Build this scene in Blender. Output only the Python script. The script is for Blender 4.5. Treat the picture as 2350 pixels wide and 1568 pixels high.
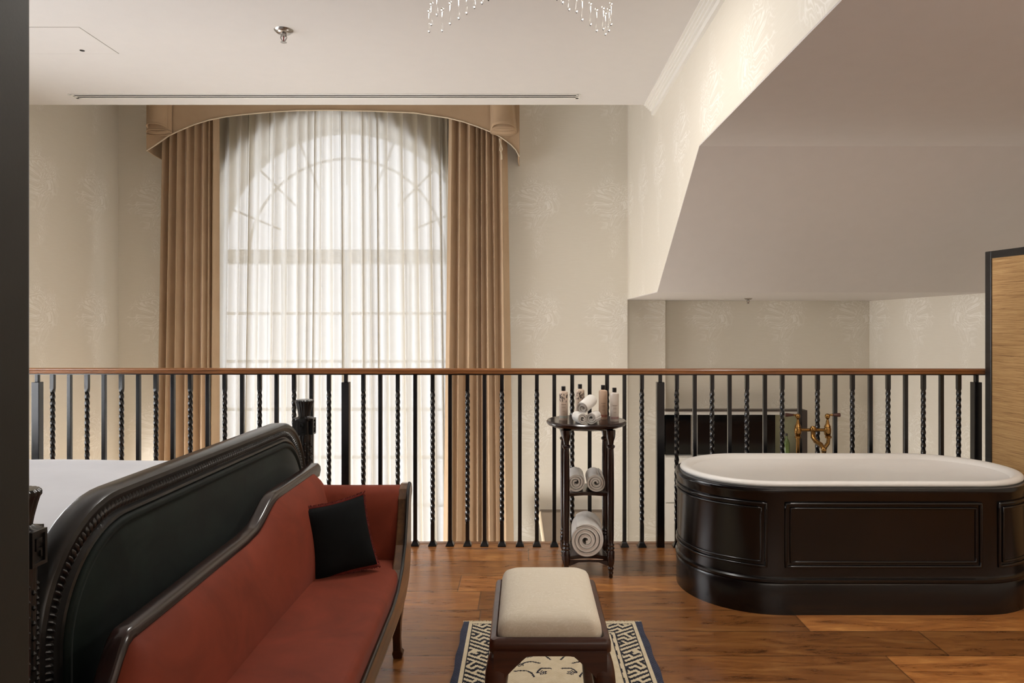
import bpy, math, random
from mathutils import Vector, Matrix
random.seed(7)
PI = math.pi
for o in list(bpy.data.objects):
    bpy.data.objects.remove(o, do_unlink=True)
scene = bpy.context.scene
COL = scene.collection

# ------------------------------------------------------------------ camera
F = 1650.0; VX = 1205.0; VY = 745.0; EYE = 1.245       # focal length in pixels, vanishing point, eye height above mezzanine floor
cam_d = bpy.data.cameras.new('camera'); cam = bpy.data.objects.new('camera', cam_d)
COL.objects.link(cam); scene.camera = cam
cam.location = (0, 0, EYE); cam.rotation_euler = (PI/2, 0, 0)
cam_d.sensor_width = 36.0; cam_d.lens = 36.0*F/2350.0
cam_d.shift_x = -(VX-1175.0)/2350.0; cam_d.shift_y = -(784.0-VY)/2350.0
cam_d.clip_start = 0.05; cam_d.clip_end = 200

# ------------------------------------------------------------------ world, light, exposure
w = bpy.data.worlds.new('daylight'); scene.world = w; w.use_nodes = True
bg = w.node_tree.nodes['Background']; bg.inputs[0].default_value = (0.92, 0.96, 1.02, 1); bg.inputs[1].default_value = 2.9
vs = scene.view_settings
vs.view_transform = 'Standard'; vs.look = 'None'; vs.gamma = 1.0; vs.use_curve_mapping = False
vs.exposure = 0.33

def area(name, loc, rot, sx, sy, power, color=(1, 1, 1), portal=False):
    l = bpy.data.lights.new(name, 'AREA'); l.shape = 'RECTANGLE'; l.size = sx; l.size_y = sy
    l.energy = power; l.color = color
    if portal: l.cycles.is_portal = True
    o = bpy.data.objects.new(name, l); COL.objects.link(o); o.location = loc; o.rotation_euler = rot
    return o
area('window_portal', (-1.733, 7.2, 0.4), (-PI/2, 0, 0), 2.6, 5.6, 0, portal=True)
# added fill light outside an invented, unseen left-wall window, pointing in
area('left_fill', (-4.35, 2.9, 1.3), (0, -PI/2, 0), 2.2, 3.8, 60, (1.0, .97, .94))
area('lower_left_fill', (-4.3, 5.3, -1.2), (0, -PI/2, 0), 2.2, 2.2, 190, (1.0, .97, .94))  # added fill through an invented lower opening, hidden by the bed
# added fill behind the camera, set low and pointing up
area('rear_up_fill', (2.1, -.5, 1.0), (PI, 0, 0), 1.0, 1.0, 40, (1.0, .92, .84))
area('ceiling_fill', (-.05, 3.15, 2.815), (0, 0, 0), .5, .5, 18, (1.0, .97, .92))  # unseen overhead fill, added to brighten the stool area
area('bath_fill', (1.7, 2.0, 2.185), (0, 0, 0), .3, .3, 13, (1.0, .95, .88))  # added above the tub so light bounces onto the loft ceiling
area('rear_fill', (1.3, -2.4, 1.45), (PI/2, 0, 0), 2.6, 1.5, 8, (1.0, .95, .88))  # added frontal fill at the rear wall, which has no window
ll = area('lower_room_fill', (.6, 4.35, -1.0), (0, 0, 0), 1.0, 1.0, 24, (1.0, .98, .95))  # invented source below the mezzanine edge, fills left and window walls
ll.rotation_euler = Vector((-1, .55, .40)).to_track_quat('-Z', 'Y').to_euler()

# ------------------------------------------------------------------ geometry helpers
def PX(px, D): return (px-VX)*D/F
def PZ(py, D): return EYE-(py-VY)*D/F
def P(px, py, D): return Vector((PX(px, D), D, PZ(py, D)))

class MB:
    def __init__(s): s.v = []; s.f = []; s.m = []; s.cur = 0
    def add(s, vs_, fs):
        b = len(s.v); s.v += [tuple(v) for v in vs_]
        for f in fs: s.f.append([b+i for i in f]); s.m.append(s.cur)
        return s
    def box(s, x0, x1, y0, y1, z0, z1):
        v = [(x0,y0,z0),(x1,y0,z0),(x1,y1,z0),(x0,y1,z0),(x0,y0,z1),(x1,y0,z1),(x1,y1,z1),(x0,y1,z1)]
        return s.add(v, [(0,3,2,1),(4,5,6,7),(0,1,5,4),(1,2,6,5),(2,3,7,6),(3,0,4,7)])
    def loft(s, rings, closed=True, cap=True, loop=False):
        n = len(rings[0]); b = len(s.v); fs = []
        for r in rings: s.v += [tuple(p) for p in r]
        R = len(rings)
        for i in range(R if loop else R-1):
            j = (i+1) % R
            for k in range(n if closed else n-1):
                l = (k+1) % n
                fs.append([b+i*n+k, b+i*n+l, b+j*n+l, b+j*n+k])
        if cap and closed and not loop:
            fs.append([b+k for k in reversed(range(n))]); fs.append([b+(R-1)*n+k for k in range(n)])
        for f in fs: s.f.append(f); s.m.append(s.cur)
        return s
    def tube(s, path, rad, seg=10, loop=False, cap=True, flat=None):
        path = [Vector(p) for p in path]; n = len(path)
        if not hasattr(rad, '__len__'): rad = [rad]*n
        up = Vector((0, 0, 1)); rings = []; prev = None
        for i, p in enumerate(path):
            if loop: t = path[(i+1) % n]-path[i-1]
            elif i == 0: t = path[1]-p
            elif i == n-1: t = p-path[i-1]
            else: t = path[i+1]-path[i-1]
            t.normalize()
            if prev is None:
                a = up if abs(t.dot(up)) < .95 else Vector((1, 0, 0))
                nrm = t.cross(a).normalized()
            else:
                nrm = (prev-t*prev.dot(t))
                if nrm.length < 1e-6: nrm = t.orthogonal()
                nrm.normalize()
            prev = nrm; bn = t.cross(nrm)
            rings.append([p+(nrm*math.cos(2*PI*k/seg)+bn*math.sin(2*PI*k/seg))*rad[i] for k in range(seg)])
        return s.loft(rings, True, cap, loop)
    def lathe(s, prof, c=(0, 0, 0), seg=24, flute=0, famp=0, cap=True):
        rings = []
        for r, z in prof:
            ring = []
            for k in range(seg):
                a = 2*PI*k/seg; rr = r*(1-famp*(0.5+0.5*math.cos(flute*a))) if flute else r
                ring.append((c[0]+rr*math.cos(a), c[1]+rr*math.sin(a), c[2]+z))
            rings.append(ring)
        return s.loft(rings, True, cap)
    def prism(s, poly, axis, a, b):
        """poly = 2-D points; axis 'x': (y,z), 'y': (x,z), 'z': (x,y)"""
        def mk(p, t):
            return (t, p[0], p[1]) if axis == 'x' else ((p[0], t, p[1]) if axis == 'y' else (p[0], p[1], t))
        n = len(poly); v = [mk(p, a) for p in poly]+[mk(p, b) for p in poly]
        fs = [list(range(n))[::-1], [n+i for i in range(n)]]+[[i, (i+1) % n, n+(i+1) % n, n+i] for i in range(n)]
        return s.add(v, fs)
    def xf(s, M):
        s.v = [tuple(M @ Vector(v)) for v in s.v]; return s
    def build(s, name, mats, parent=None, smooth=False, bevel=0, sub=0, solid=0, seg=2):
        me = bpy.data.meshes.new(name); me.from_pydata(s.v, [], s.f)
        if not isinstance(mats, (list, tuple)): mats = [mats]
        for m in mats: me.materials.append(m)
        if any(s.m): me.polygons.foreach_set('material_index', s.m)
        import bmesh
        bm = bmesh.new(); bm.from_mesh(me); bmesh.ops.recalc_face_normals(bm, faces=bm.faces); bm.to_mesh(me); bm.free()
        if smooth:
            me.polygons.foreach_set('use_smooth', [True]*len(me.polygons))
            if smooth != 'all':
                try: me.set_sharp_from_angle(angle=math.radians(40))
                except Exception: pass
        me.update()
        o = bpy.data.objects.new(name, me); COL.objects.link(o)
        if parent is not None:
            o.parent = parent
            L = parent.location.copy(); q = parent.parent
            while q is not None: L = L + q.location if False else L; q = q.parent
            o.matrix_parent_inverse = Matrix.Translation(-worldloc(parent))
        if solid:
            md = o.modifiers.new('solid', 'SOLIDIFY'); md.thickness = solid
        if bevel:
            md = o.modifiers.new('bevel', 'BEVEL'); md.width = bevel; md.segments = seg; md.limit_method = 'ANGLE'; md.angle_limit = math.radians(35)
        if sub:
            md = o.modifiers.new('sub', 'SUBSURF'); md.levels = sub; md.render_levels = sub
        return o

WL = {}
def worldloc(o): return WL.get(o.name, Vector((0, 0, 0)))
def thing(name, label, cat, loc=(0, 0, 0), group=None):
    o = bpy.data.objects.new(name, None); COL.objects.link(o); o.location = loc; o.empty_display_size = .1
    WL[o.name] = Vector(loc); o['label'] = label; o['category'] = cat
    if group: o['group'] = group
    return o
def tag(o, label, cat, group=None):
    o['label'] = label; o['category'] = cat
    if group: o['group'] = group
    return o
def struct(o): o['kind'] = 'structure'; return o
def dup(root, loc, rotz=0, label=None):
    r = root.copy(); COL.objects.link(r); r.location = loc; r.rotation_euler = (0, 0, rotz)
    if label: r['label'] = label
    for ch in list(root.children):
        c = ch.copy(); COL.objects.link(c); c.parent = r
        for g in list(ch.children):
            d = g.copy(); COL.objects.link(d); d.parent = c
    return r

# ------------------------------------------------------------------ materials
def srgb(r, g, b):
    f = lambda c: (c/255/12.92) if c/255 <= .04045 else ((c/255+.055)/1.055)**2.4
    return (f(r), f(g), f(b), 1)
class NT:
    def __init__(s, name):
        s.m = bpy.data.materials.new(name); s.m.use_nodes = True; s.t = s.m.node_tree; s.n = s.t.nodes
        s.b = s.n['Principled BSDF']; s.out = s.n['Material Output']
    def new(s, ty, **k):
        n = s.n.new(ty)
        for a, v in k.items(): setattr(n, a, v)
        return n
    def link(s, a, b): s.t.links.new(a, b)
    def math(s, op, a, b=None, c=None, clamp=False):
        n = s.new('ShaderNodeMath', operation=op); n.use_clamp = clamp
        for i, x in enumerate((a, b, c)):
            if x is None: continue
            if isinstance(x, (int, float)): n.inputs[i].default_value = x
            else: s.link(x, n.inputs[i])
        return n.outputs[0]
    def coords(s, kind='Object'): return s.new('ShaderNodeTexCoord').outputs[kind]
    def sep(s, v):
        n = s.new('ShaderNodeSeparateXYZ'); s.link(v, n.inputs[0]); return n.outputs
    def comb(s, x, y, z):
        n = s.new('ShaderNodeCombineXYZ')
        for i, a in enumerate((x, y, z)):
            if isinstance(a, (int, float)): n.inputs[i].default_value = a
            else: s.link(a, n.inputs[i])
        return n.outputs[0]
    def noise(s, v, scale, detail=3, rough=.5, dist=0):
        n = s.new('ShaderNodeTexNoise'); s.link(v, n.inputs['Vector']); n.inputs['Scale'].default_value = scale
        n.inputs['Detail'].default_value = detail; n.inputs['Roughness'].default_value = rough; n.inputs['Distortion'].default_value = dist
        return n
    def mix(s, fac, a, b, blend='MIX'):
        n = s.new('ShaderNodeMix', data_type='RGBA', blend_type=blend)
        if isinstance(fac, (int, float)): n.inputs[0].default_value = fac
        else: s.link(fac, n.inputs[0])
        for i, x in ((6, a), (7, b)):
            if isinstance(x, tuple): n.inputs[i].default_value = x
            else: s.link(x, n.inputs[i])
        return n.outputs[2]
    def ramp(s, fac, stops):
        n = s.new('ShaderNodeValToRGB'); s.link(fac, n.inputs[0])
        e = n.color_ramp.elements
        while len(e) > 1: e.remove(e[0])
        e[0].position = stops[0][0]; e[0].color = stops[0][1]
        for p, c in stops[1:]:
            x = e.new(p); x.color = c
        return n.outputs[0]
    def bump(s, h, strength=.3, dist=.01):
        n = s.new('ShaderNodeBump'); n.inputs['Strength'].default_value = strength; n.inputs['Distance'].default_value = dist
        s.link(h, n.inputs['Height']); s.link(n.outputs[0], s.b.inputs['Normal'])
    def set(s, **k):
        for a, v in k.items():
            i = s.b.inputs[a.replace('_', ' ')]
            if isinstance(v, (int, float, tuple)): i.default_value = v
            else: s.link(v, i)
        return s
def simple(name, col, rough=.5, metal=0, var=.08, vscale=12, bump=0, bscale=200, **k):
    t = NT(name); c = t.coords()
    n = t.noise(c, vscale, 4)
    d = tuple(max(0, x*(1-var)) for x in col[:3])+(1,); l = tuple(min(1, x*(1+var)) for x in col[:3])+(1,)
    t.set(Base_Color=t.ramp(n.outputs[0], [(.3, d), (.7, l)]), Roughness=rough, Metallic=metal)
    if bump: t.bump(t.noise(c, bscale, 3).outputs[0], bump, .002)
    for a, v in k.items(): t.set(**{a: v})
    return t.m

def wallpaper(name, base, light):
    t = NT(name); g = t.new('ShaderNodeNewGeometry').outputs['Position']; x, y, z = t.sep(g)
    u = t.math('ADD', x, y); v = t.comb(u, 0.0, z)
    # clouds of curled contour lines, gathered in repeating clusters
    rep = 1.02
    uu = t.math('MULTIPLY', t.math('FRACT', t.math('DIVIDE', t.math('ADD', u, 40.0), .69)), .69)
    zz = t.math('MULTIPLY', t.math('FRACT', t.math('DIVIDE', t.math('ADD', z, 40.0), rep)), rep)
    tile = t.comb(uu, 0.0, zz)
    n1 = t.noise(tile, 4.0, 2.5, .55, 1.8).outputs[0]
    ln = t.math('ABSOLUTE', t.math('SINE', t.math('MULTIPLY', n1, 40.0)))
    ln = t.math('POWER', t.math('SUBTRACT', 1.0, ln), 1.5)
    du = t.math('ABSOLUTE', t.math('SUBTRACT', uu, .37)); dz = t.math('ABSOLUTE', t.math('SUBTRACT', zz, .5))
    m = t.math('SUBTRACT', 1.0, t.math('ADD', t.math('MULTIPLY', du, 2.9), t.math('MULTIPLY', dz, 1.9)))
    m2 = t.noise(tile, 4.2, 2).outputs[0]
    m = t.math('MULTIPLY', t.math('SUBTRACT', t.math('ADD', t.math('MULTIPLY', m, .75), m2), .62), 3.2, clamp=True)
    pat = t.math('MULTIPLY', ln, m)
    st = t.comb(t.math('MULTIPLY', u, 3.0), 0.0, t.math('MULTIPLY', z, 60.0))
    streak = t.noise(st, 3.0, 3).outputs[0]
    fac = t.math('ADD', t.math('MULTIPLY', pat, .8), t.math('MULTIPLY', t.math('SUBTRACT', streak, .45), .5), clamp=True)
    t.set(Base_Color=t.mix(fac, base, light), Roughness=.62)
    t.bump(fac, .08, .002)
    return t.m
M = {}
M['wallpaper'] = wallpaper('wallpaper', srgb(220, 212, 197), srgb(242, 237, 228))
M['ceiling'] = simple('ceiling_paint', srgb(212, 207, 202), .7, var=.01)
M['loft'] = simple('loft_paint', srgb(204, 196, 189), .7, var=.012)
M['dark_wall'] = simple('dark_paint', srgb(32, 32, 28), .45, var=.1, bump=.05)
M['white_paint'] = simple('white_paint', srgb(226, 222, 214), .4, var=.01)
M['dark_gap'] = simple('dark_gap', srgb(34, 30, 26), .8)
M['iron'] = simple('iron', srgb(14, 14, 17), .26, var=.1, Specular_IOR_Level=.6)
M['black_plastic'] = simple('black_plastic', srgb(20, 18, 18), .35)

def wood(name, c1, c2, rough=.3, axis=0, scale=6, coat=.3, bump=.05):
    t = NT(name); x, y, z = t.sep(t.coords())
    k = [18., 18., 18.]; k[axis] = 1.4
    v = t.comb(*[t.math('MULTIPLY', a, b) for a, b in zip((x, y, z), k)])
    n = t.noise(v, scale/3, 6, .6, .6).outputs[0]
    t.set(Base_Color=t.ramp(n, [(.3, c1), (.7, c2)]), Roughness=rough, Coat_Weight=coat, Coat_Roughness=.15)
    t.bump(n, bump, .002)
    return t.m
M['rail_wood'] = wood('rail_wood', srgb(118, 72, 38), srgb(160, 104, 58), .35, 0)
M['mahogany'] = wood('mahogany', srgb(24, 13, 11), srgb(44, 22, 17), .22, 0)
M['mahogany_y'] = wood('mahogany_long', srgb(40, 22, 16), srgb(66, 36, 25), .3, 1)
M['stool_wood'] = wood('stool_wood', srgb(48, 25, 17), srgb(80, 44, 29), .3, 0)
M['ebony'] = wood('ebonised_wood', srgb(18, 17, 17), srgb(34, 32, 30), .3, 1)
M['sofa_wood'] = wood('sofa_wood', srgb(66, 44, 28), srgb(112, 80, 50), .28, 1)
M['tub_wood'] = wood('tub_wood', srgb(5, 4, 6), srgb(11, 8, 9), .2, 0, coat=.1)

def floor_mat():
    t = NT('oak_planks'); g = t.new('ShaderNodeNewGeometry').outputs['Position']; x, y, z = t.sep(g)
    yy = t.math('DIVIDE', t.math('ADD', y, .064+21.7), .2165); row = t.math('FLOOR', yy)
    wn = t.new('ShaderNodeTexWhiteNoise', noise_dimensions='1D'); t.link(row, wn.inputs['W'])
    xx = t.math('DIVIDE', t.math('ADD', x, t.math('ADD', t.math('MULTIPLY', wn.outputs[0], 9.0), 30.0)), 1.35); colm = t.math('FLOOR', xx)
    w2 = t.new('ShaderNodeTexWhiteNoise', noise_dimensions='2D'); t.link(t.comb(row, colm, 0.0), w2.inputs['Vector'])
    off = t.math('MULTIPLY', w2.outputs[0], 37.0)
    gv = t.comb(t.math('MULTIPLY', x, 1.6), t.math('ADD', t.math('MULTIPLY', y, 9.0), off), off)
    gr = t.noise(gv, 2.4, 8, .72, .8).outputs[0]
    kn = t.noise(t.comb(t.math('MULTIPLY', x, 2.2), t.math('ADD', t.math('MULTIPLY', y, 7.0), off), off), 2.4, 2, .5, .4).outputs[0]
    knot = t.math('MULTIPLY', t.math('SUBTRACT', kn, .70), 9.0, clamp=True)
    c = t.ramp(gr, [(.28, srgb(92, 52, 24)), (.5, srgb(156, 98, 48)), (.72, srgb(196, 138, 76))])
    tone = t.math('ADD', .50, t.math('MULTIPLY', w2.outputs[0], .66))
    vm = t.new('ShaderNodeVectorMath', operation='SCALE'); t.link(c, vm.inputs[0]); t.link(tone, vm.inputs['Scale'])
    c = t.mix(knot, vm.outputs[0], srgb(40, 22, 12))
    fy = t.math('FRACT', yy); fx = t.math('FRACT', xx)
    ey = t.math('MINIMUM', fy, t.math('SUBTRACT', 1.0, fy)); ex = t.math('MULTIPLY', t.math('MINIMUM', fx, t.math('SUBTRACT', 1.0, fx)), 6.2)
    e = t.math('MINIMUM', ey, ex)
    gap = t.math('SUBTRACT', 1.0, t.math('MULTIPLY', e, 48.0), clamp=True)
    c = t.mix(t.math('MULTIPLY', gap, .75), c, srgb(30, 16, 9))
    t.set(Base_Color=c, Roughness=t.math('ADD', .17, t.math('MULTIPLY', gr, .26)), Specular_IOR_Level=.8)
    t.bump(t.math('SUBTRACT', t.math('MULTIPLY', gr, .25), gap), .12, .003)
    return t.m
M['floor'] = floor_mat()

def fabric(name, c1, c2, rough=.85, sheen=.3, scale=5, weave=500, bump=.15, wavy=0):
    t = NT(name); c = t.coords()
    n = t.noise(c, scale, 4, .6, wavy).outputs[0]
    t.set(Base_Color=t.ramp(n, [(.3, c1), (.7, c2)]), Roughness=rough, Sheen_Weight=sheen, Sheen_Roughness=.4, Specular_IOR_Level=.18)
    t.bump(t.noise(c, weave, 2).outputs[0], bump, .001)
    return t.m
M['drape'] = fabric('drape_fabric', srgb(180, 152, 122), srgb(190, 163, 133), .8, .15, 3, 300)
M['drape_edge'] = fabric('drape_piping', srgb(205, 188, 162), srgb(215, 198, 172), .8, .1)
M['rust'] = fabric('rust_velvet', srgb(108, 46, 29), srgb(132, 57, 37), .66, .06, 5, 60, .06, .6)
M['green'] = fabric('green_velvet', srgb(9, 16, 14), srgb(20, 31, 27), .6, .12, 5, 80, .08, 2)
M['teal_velvet'] = fabric('dark_velvet', srgb(6, 8, 9), srgb(13, 17, 18), .8, .03, 8, 80, .08, 1)
M['fringe'] = fabric('red_fringe', srgb(84, 26, 20), srgb(120, 42, 32), .9, .3, 60, 400, .5)
M['towel'] = fabric('towel_terry', srgb(226, 220, 212), srgb(240, 236, 230), .95, .3, 14, 260, .8)
M['sheet'] = fabric('white_bedding', srgb(214, 214, 218), srgb(226, 226, 230), .8, .1, 2, 300, .1)
M['taupe'] = fabric('taupe_fabric', srgb(112, 98, 84), srgb(124, 110, 95), .85, .1, 3)
def seat_mat():
    t = NT('cream_damask'); x, y, z = t.sep(t.coords())
    n1 = t.noise(t.comb(x, t.math('MULTIPLY', y, 1.4), z), 11, 2, .5, 1.6).outputs[0]
    ln = t.math('POWER', t.math('SUBTRACT', 1.0, t.math('ABSOLUTE', t.math('SINE', t.math('MULTIPLY', n1, 55.0)))), 2.0)
    st = t.noise(t.comb(t.math('MULTIPLY', x, 4.0), t.math('MULTIPLY', y, 70.0), z), 4, 3).outputs[0]
    fac = t.math('ADD', t.math('MULTIPLY', ln, .5), t.math('MULTIPLY', t.math('SUBTRACT', st, .45), .8), clamp=True)
    t.set(Base_Color=t.mix(fac, srgb(214, 202, 180), srgb(234, 226, 210)), Roughness=.7, Sheen_Weight=.15)
    t.bump(st, .1, .001)
    return t.m
M['damask'] = seat_mat()
M['bounce_floor'] = fabric('pale_bounce_floor', srgb(214, 204, 186), srgb(222, 212, 196), .9, .1, 6)  # unseen lower floor, kept pale so it bounces light upward
def sheer_mat():
    t = NT('sheer_voile'); n = t.n
    n.remove(t.b)
    lw = t.new('ShaderNodeLayerWeight'); lw.inputs[0].default_value = .5
    fac = t.math('ADD', .87, t.math('MULTIPLY', lw.outputs['Facing'], .2), clamp=True)
    tr = t.new('ShaderNodeBsdfTransparent'); tr.inputs[0].default_value = (.62, .62, .64, 1)
    tl = t.new('ShaderNodeBsdfTranslucent'); tl.inputs[0].default_value = (.46, .445, .42, 1)
    df = t.new('ShaderNodeBsdfDiffuse'); df.inputs[0].default_value = srgb(240, 224, 194)
    m1 = t.new('ShaderNodeMixShader'); m1.inputs[0].default_value = .33
    t.link(tl.outputs[0], m1.inputs[1]); t.link(df.outputs[0], m1.inputs[2])
    m2 = t.new('ShaderNodeMixShader'); t.link(fac, m2.inputs[0]); t.link(tr.outputs[0], m2.inputs[1]); t.link(m1.outputs[0], m2.inputs[2])
    t.link(m2.outputs[0], t.out.inputs[0])
    return t.m
M['sheer'] = sheer_mat()
M['enamel'] = simple('white_enamel', srgb(232, 228, 222), .3, var=.01, Specular_IOR_Level=.4)
M['brass'] = simple('brass', srgb(150, 112, 62), .26, 1.0, var=.12, vscale=30)
M['chrome'] = simple('chrome', srgb(170, 165, 160), .25, 1.0)
M['dark_glass'] = simple('dark_glass', srgb(10, 12, 14), .08)
M['green_glass'] = simple('green_glass', srgb(96, 112, 60), .1)
M['olive'] = simple('olive_interior', srgb(150, 148, 120), .5)
M['bronze'] = simple('bronze_frame', srgb(58, 46, 40), .4)
def glass_mat():
    t = NT('crystal'); t.set(Base_Color=(1, 1, 1, 1), Roughness=.02, Transmission_Weight=1.0, IOR=1.5); return t.m
M['crystal'] = glass_mat()
def pane_mat():
    t = NT('window_glass'); t.set(Base_Color=(1, 1, 1, 1), Roughness=0.0, Transmission_Weight=1.0, IOR=1.01); return t.m
M['pane'] = pane_mat()
def grass_mat():
    t = NT('grasscloth'); x, y, z = t.sep(t.coords())
    v = t.comb(t.math('MULTIPLY', x, 3.0), t.math('MULTIPLY', y, 3.0), t.math('MULTIPLY', z, 130.0))
    n = t.noise(v, 1.6, 5, .7, .5).outputs[0]
    t.set(Base_Color=t.ramp(n, [(.32, srgb(122, 84, 46)), (.44, srgb(184, 142, 90)), (.6, srgb(204, 164, 110)), (.75, srgb(222, 186, 134))]), Roughness=.65)
    t.bump(n, .4, .003); return t.m
M['grass'] = grass_mat()
M['rug_cream'] = fabric('rug_cream', srgb(196, 180, 150), srgb(210, 196, 168), .95, .2, 30, 500, .6)
M['rug_navy'] = fabric('rug_navy', srgb(20, 20, 27), srgb(36, 37, 48), .95, .2, 30, 500, .6)
M['rug_blue'] = fabric('rug_blue', srgb(42, 46, 62), srgb(56, 60, 78), .95, .2, 30, 500, .6)

# ================================================================== SETTING
DW = 6.5; XL = PX(272, DW); XR = PX(1440, DW); XB = 3.30; YB = -2.5
ZC = EYE+1.58; DE = 5.17; ZT = 3.75; ZF = -2.45; ZS = EYE+.2245
D2 = 6.70; D3 = 6.89; XS = PX(1527, D2)
# mezzanine floor
struct(MB().box(-3.9, XB, YB, 4.075, -.30, 0).build('floor', M['floor']))
struct(MB().box(-3.9, XB, 4.076, 4.125, -.28, .002).build('trim_1', M['rail_wood'], bevel=.006))
struct(MB().box(-3.9, XB+.2, 3.9, D3+.1, ZF-.1, ZF).build('floor_lower', M['bounce_floor']))
struct(MB().box(-3.9, XB, 3.8, 3.9, ZF, -.301).build('wall_lower', M['wallpaper']))
# window wall with arched opening
CX = -1.733; RA = 1.24; ZSP = EYE+.657; DG = 7.0
def arch_z(x): return ZSP+math.sqrt(max(0, RA*RA-(x-CX)**2))
wb = MB()
wb.box(XL-.2, CX-RA, DW, DG+.1, ZF, ZT); wb.box(CX+RA, XR, DW, DG+.1, ZF, ZT)
n = 64
xs = [CX-RA*math.cos(PI*i/n) for i in range(n+1)]
for yy in (DW, DG+.1):
    v = [(x, yy, arch_z(x)) for x in xs]+[(x, yy, ZT) for x in xs]
    wb.add(v, [(i, i+1, n+2+i, n+1+i) for i in range(n)])
v = [(x, DW, arch_z(x)) for x in xs]+[(x, DG+.1, arch_z(x)) for x in xs]
wb.add(v, [(i, i+1, n+2+i, n+1+i) for i in range(n)])
struct(wb.build('wall_window', M['wallpaper']))
WY0, WY1, WZ0, WZ1 = 1.25, 4.55, .35, 2.2  # upper left-wall opening, added out of view for fill light
struct(MB().box(XL-.2, XL, YB, WY0, ZF, ZT).box(XL-.2, XL, WY1, DW, -.25, ZT).box(XL-.2, XL, 6.3, DW, ZF, -.25).box(XL-.2, XL, WY1, 6.3, ZF, -2.2).box(XL-.2, XL, WY0, WY1, ZF, WZ0).box(XL-.2, XL, WY0, WY1, WZ1, ZT).build('wall_left', M['wallpaper']))
w2 = MB()
for (a, b_) in ((WY0, WY0+.07), (WY1-.07, WY1), ((WY0+WY1)/2-.035, (WY0+WY1)/2+.035)): w2.box(XL-.14, XL-.06, a, b_, WZ0, WZ1)
for (a, b_) in ((WZ0, WZ0+.07), (WZ1-.07, WZ1), (1.45, 1.49)): w2.box(XL-.14, XL-.06, WY0, WY1, a, b_)
w3 = MB()
for (a, b_) in ((4.55, 4.62), (6.23, 6.3), (5.39, 5.46)): w3.box(XL-.14, XL-.06, a, b_, -2.2, -.25)
for (a, b_) in ((-2.2, -2.13), (-.32, -.25)): w3.box(XL-.14, XL-.06, 4.55, 6.3, a, b_)
struct(w3.build('window_3_added', M['white_paint']))  # unseen lower window, added to go with its fill light
w2o = struct(w2.build('window_2_added', M['white_paint']))  # frame for the added upper opening, hidden by the doorway wall
MB().box(XL-.102, XL-.098, WY0, WY1, WZ0, WZ1).build('pane', M['pane'], w2o)
# stepped wall under the loft
struct(MB().box(XR, XS, D2, D2+.3, ZF, ZS+.3).build('wall_alcove', M['wallpaper']))
struct(MB().box(XS, XB+.2, D3, D3+.2, ZF, ZS+.3).build('wall_back', M['wallpaper']))
struct(MB().box(XB, XB+.2, YB, D3, ZF, 2.6).build('wall_bath', M['wallpaper']))
struct(MB().box(XL-.2, XB+.2, YB-.2, YB, -.3, ZC+.3).build('wall_rear', M['white_paint']))
# upper right wall (cut along the mansard line)
pts = [(D3, ZS+.006), (5.04, ZS+.006), (3.82, EYE+.955), (YB, EYE+.955), (YB, ZC+.2), (DE, ZC+.2), (DE, ZT), (D3, ZT)]
struct(MB().prism(pts, 'x', XR, XR+.10).build('wall_right', M['wallpaper']))
lp = [(D3, ZS+.001), (5.04, ZS+.001), (3.82, EYE+.948), (YB, EYE+.948), (YB, EYE+1.2), (3.6, EYE+1.2), (4.9, ZS+.35), (D3, ZS+.35)]
struct(MB().prism(lp, 'x', XR+.0004, XB).build('ceiling_loft', M['loft']))
# main ceiling, ending in a bulkhead before the window
struct(MB().box(XL-.2, XR, YB, DE, ZC, ZT).build('ceiling', M['ceiling']))
struct(MB().box(XL-.2, XR+.1, DE, DW+.6, ZT, ZT+.1).build('ceiling_recess', M['ceiling']))
# cornice with stepped beads
cp = [(0, 0)]
prof = [(-.072, 0), (-.072, -.008), (-.060, -.010), (-.058, -.020), (-.047, -.022), (-.045, -.032), (-.034, -.034), (-.032, -.044), (-.020, -.048), (-.018, -.074), (0, -.078), (0, 0)]
cm = MB()
for a, b in ((YB, DE),):
    cm.prism([(XR+x, ZC+z) for x, z in prof], 'y', a, b)
struct(cm.build('trim_2', M['white_paint']))
# dark doorway wall in front of the camera, left
XJ = PX(72, 1.0)
struct(MB().box(XL, XJ, .84, 1.0, 0, ZC-.002).build('wall_front', M['dark_wall'], bevel=.006))

# window frame and glazing
wf = MB()
BW = .028
def hbar(z, w_=BW, y=DG-.03):
    wf.box(CX-RA, CX+RA, y, y+.06, z-w_/2, z+w_/2)
arc = [(CX+RA*.985*math.cos(PI*i/60), DG, ZSP+RA*.985*math.sin(PI*i/60)) for i in range(61)]
wf.tube(arc, .03, 6)
arc2 = [(CX+.955*math.cos(PI*i/60), DG, ZSP+.955*math.sin(PI*i/60)) for i in range(61)]
wf.tube(arc2, .014, 6)
for a in (22.5, 45, 67.5, 90, 112.5, 135, 157.5):
    r0 = .70
    wf.tube([(CX+r0*math.cos(math.radians(a)), DG, ZSP+r0*math.sin(math.radians(a))), (CX+RA*math.cos(math.radians(a)), DG, ZSP+RA*math.sin(math.radians(a)))], .012, 6)
wf.box(CX-RA, CX+RA, DG-.08, DG+.06, ZSP-.07, ZSP+.065)
z = ZSP-.55
while z > ZF+.4:
    hbar(z); z -= .466
for x in (-RA+.03, -.62, 0, .62, RA-.03):
    ww = .06 if abs(x) > 1 or x == 0 else .024
    wf.box(CX+x-ww/2, CX+x+ww/2, DG-.03, DG+.03, ZF, ZSP)
wo = struct(wf.build('window_1', M['white_paint'], smooth=True))
gl = MB(); gl.box(CX-RA, CX+RA, DG+.002, DG+.006, ZF, ZSP+RA)
go = gl.build('pane', M['pane'], wo)

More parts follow.
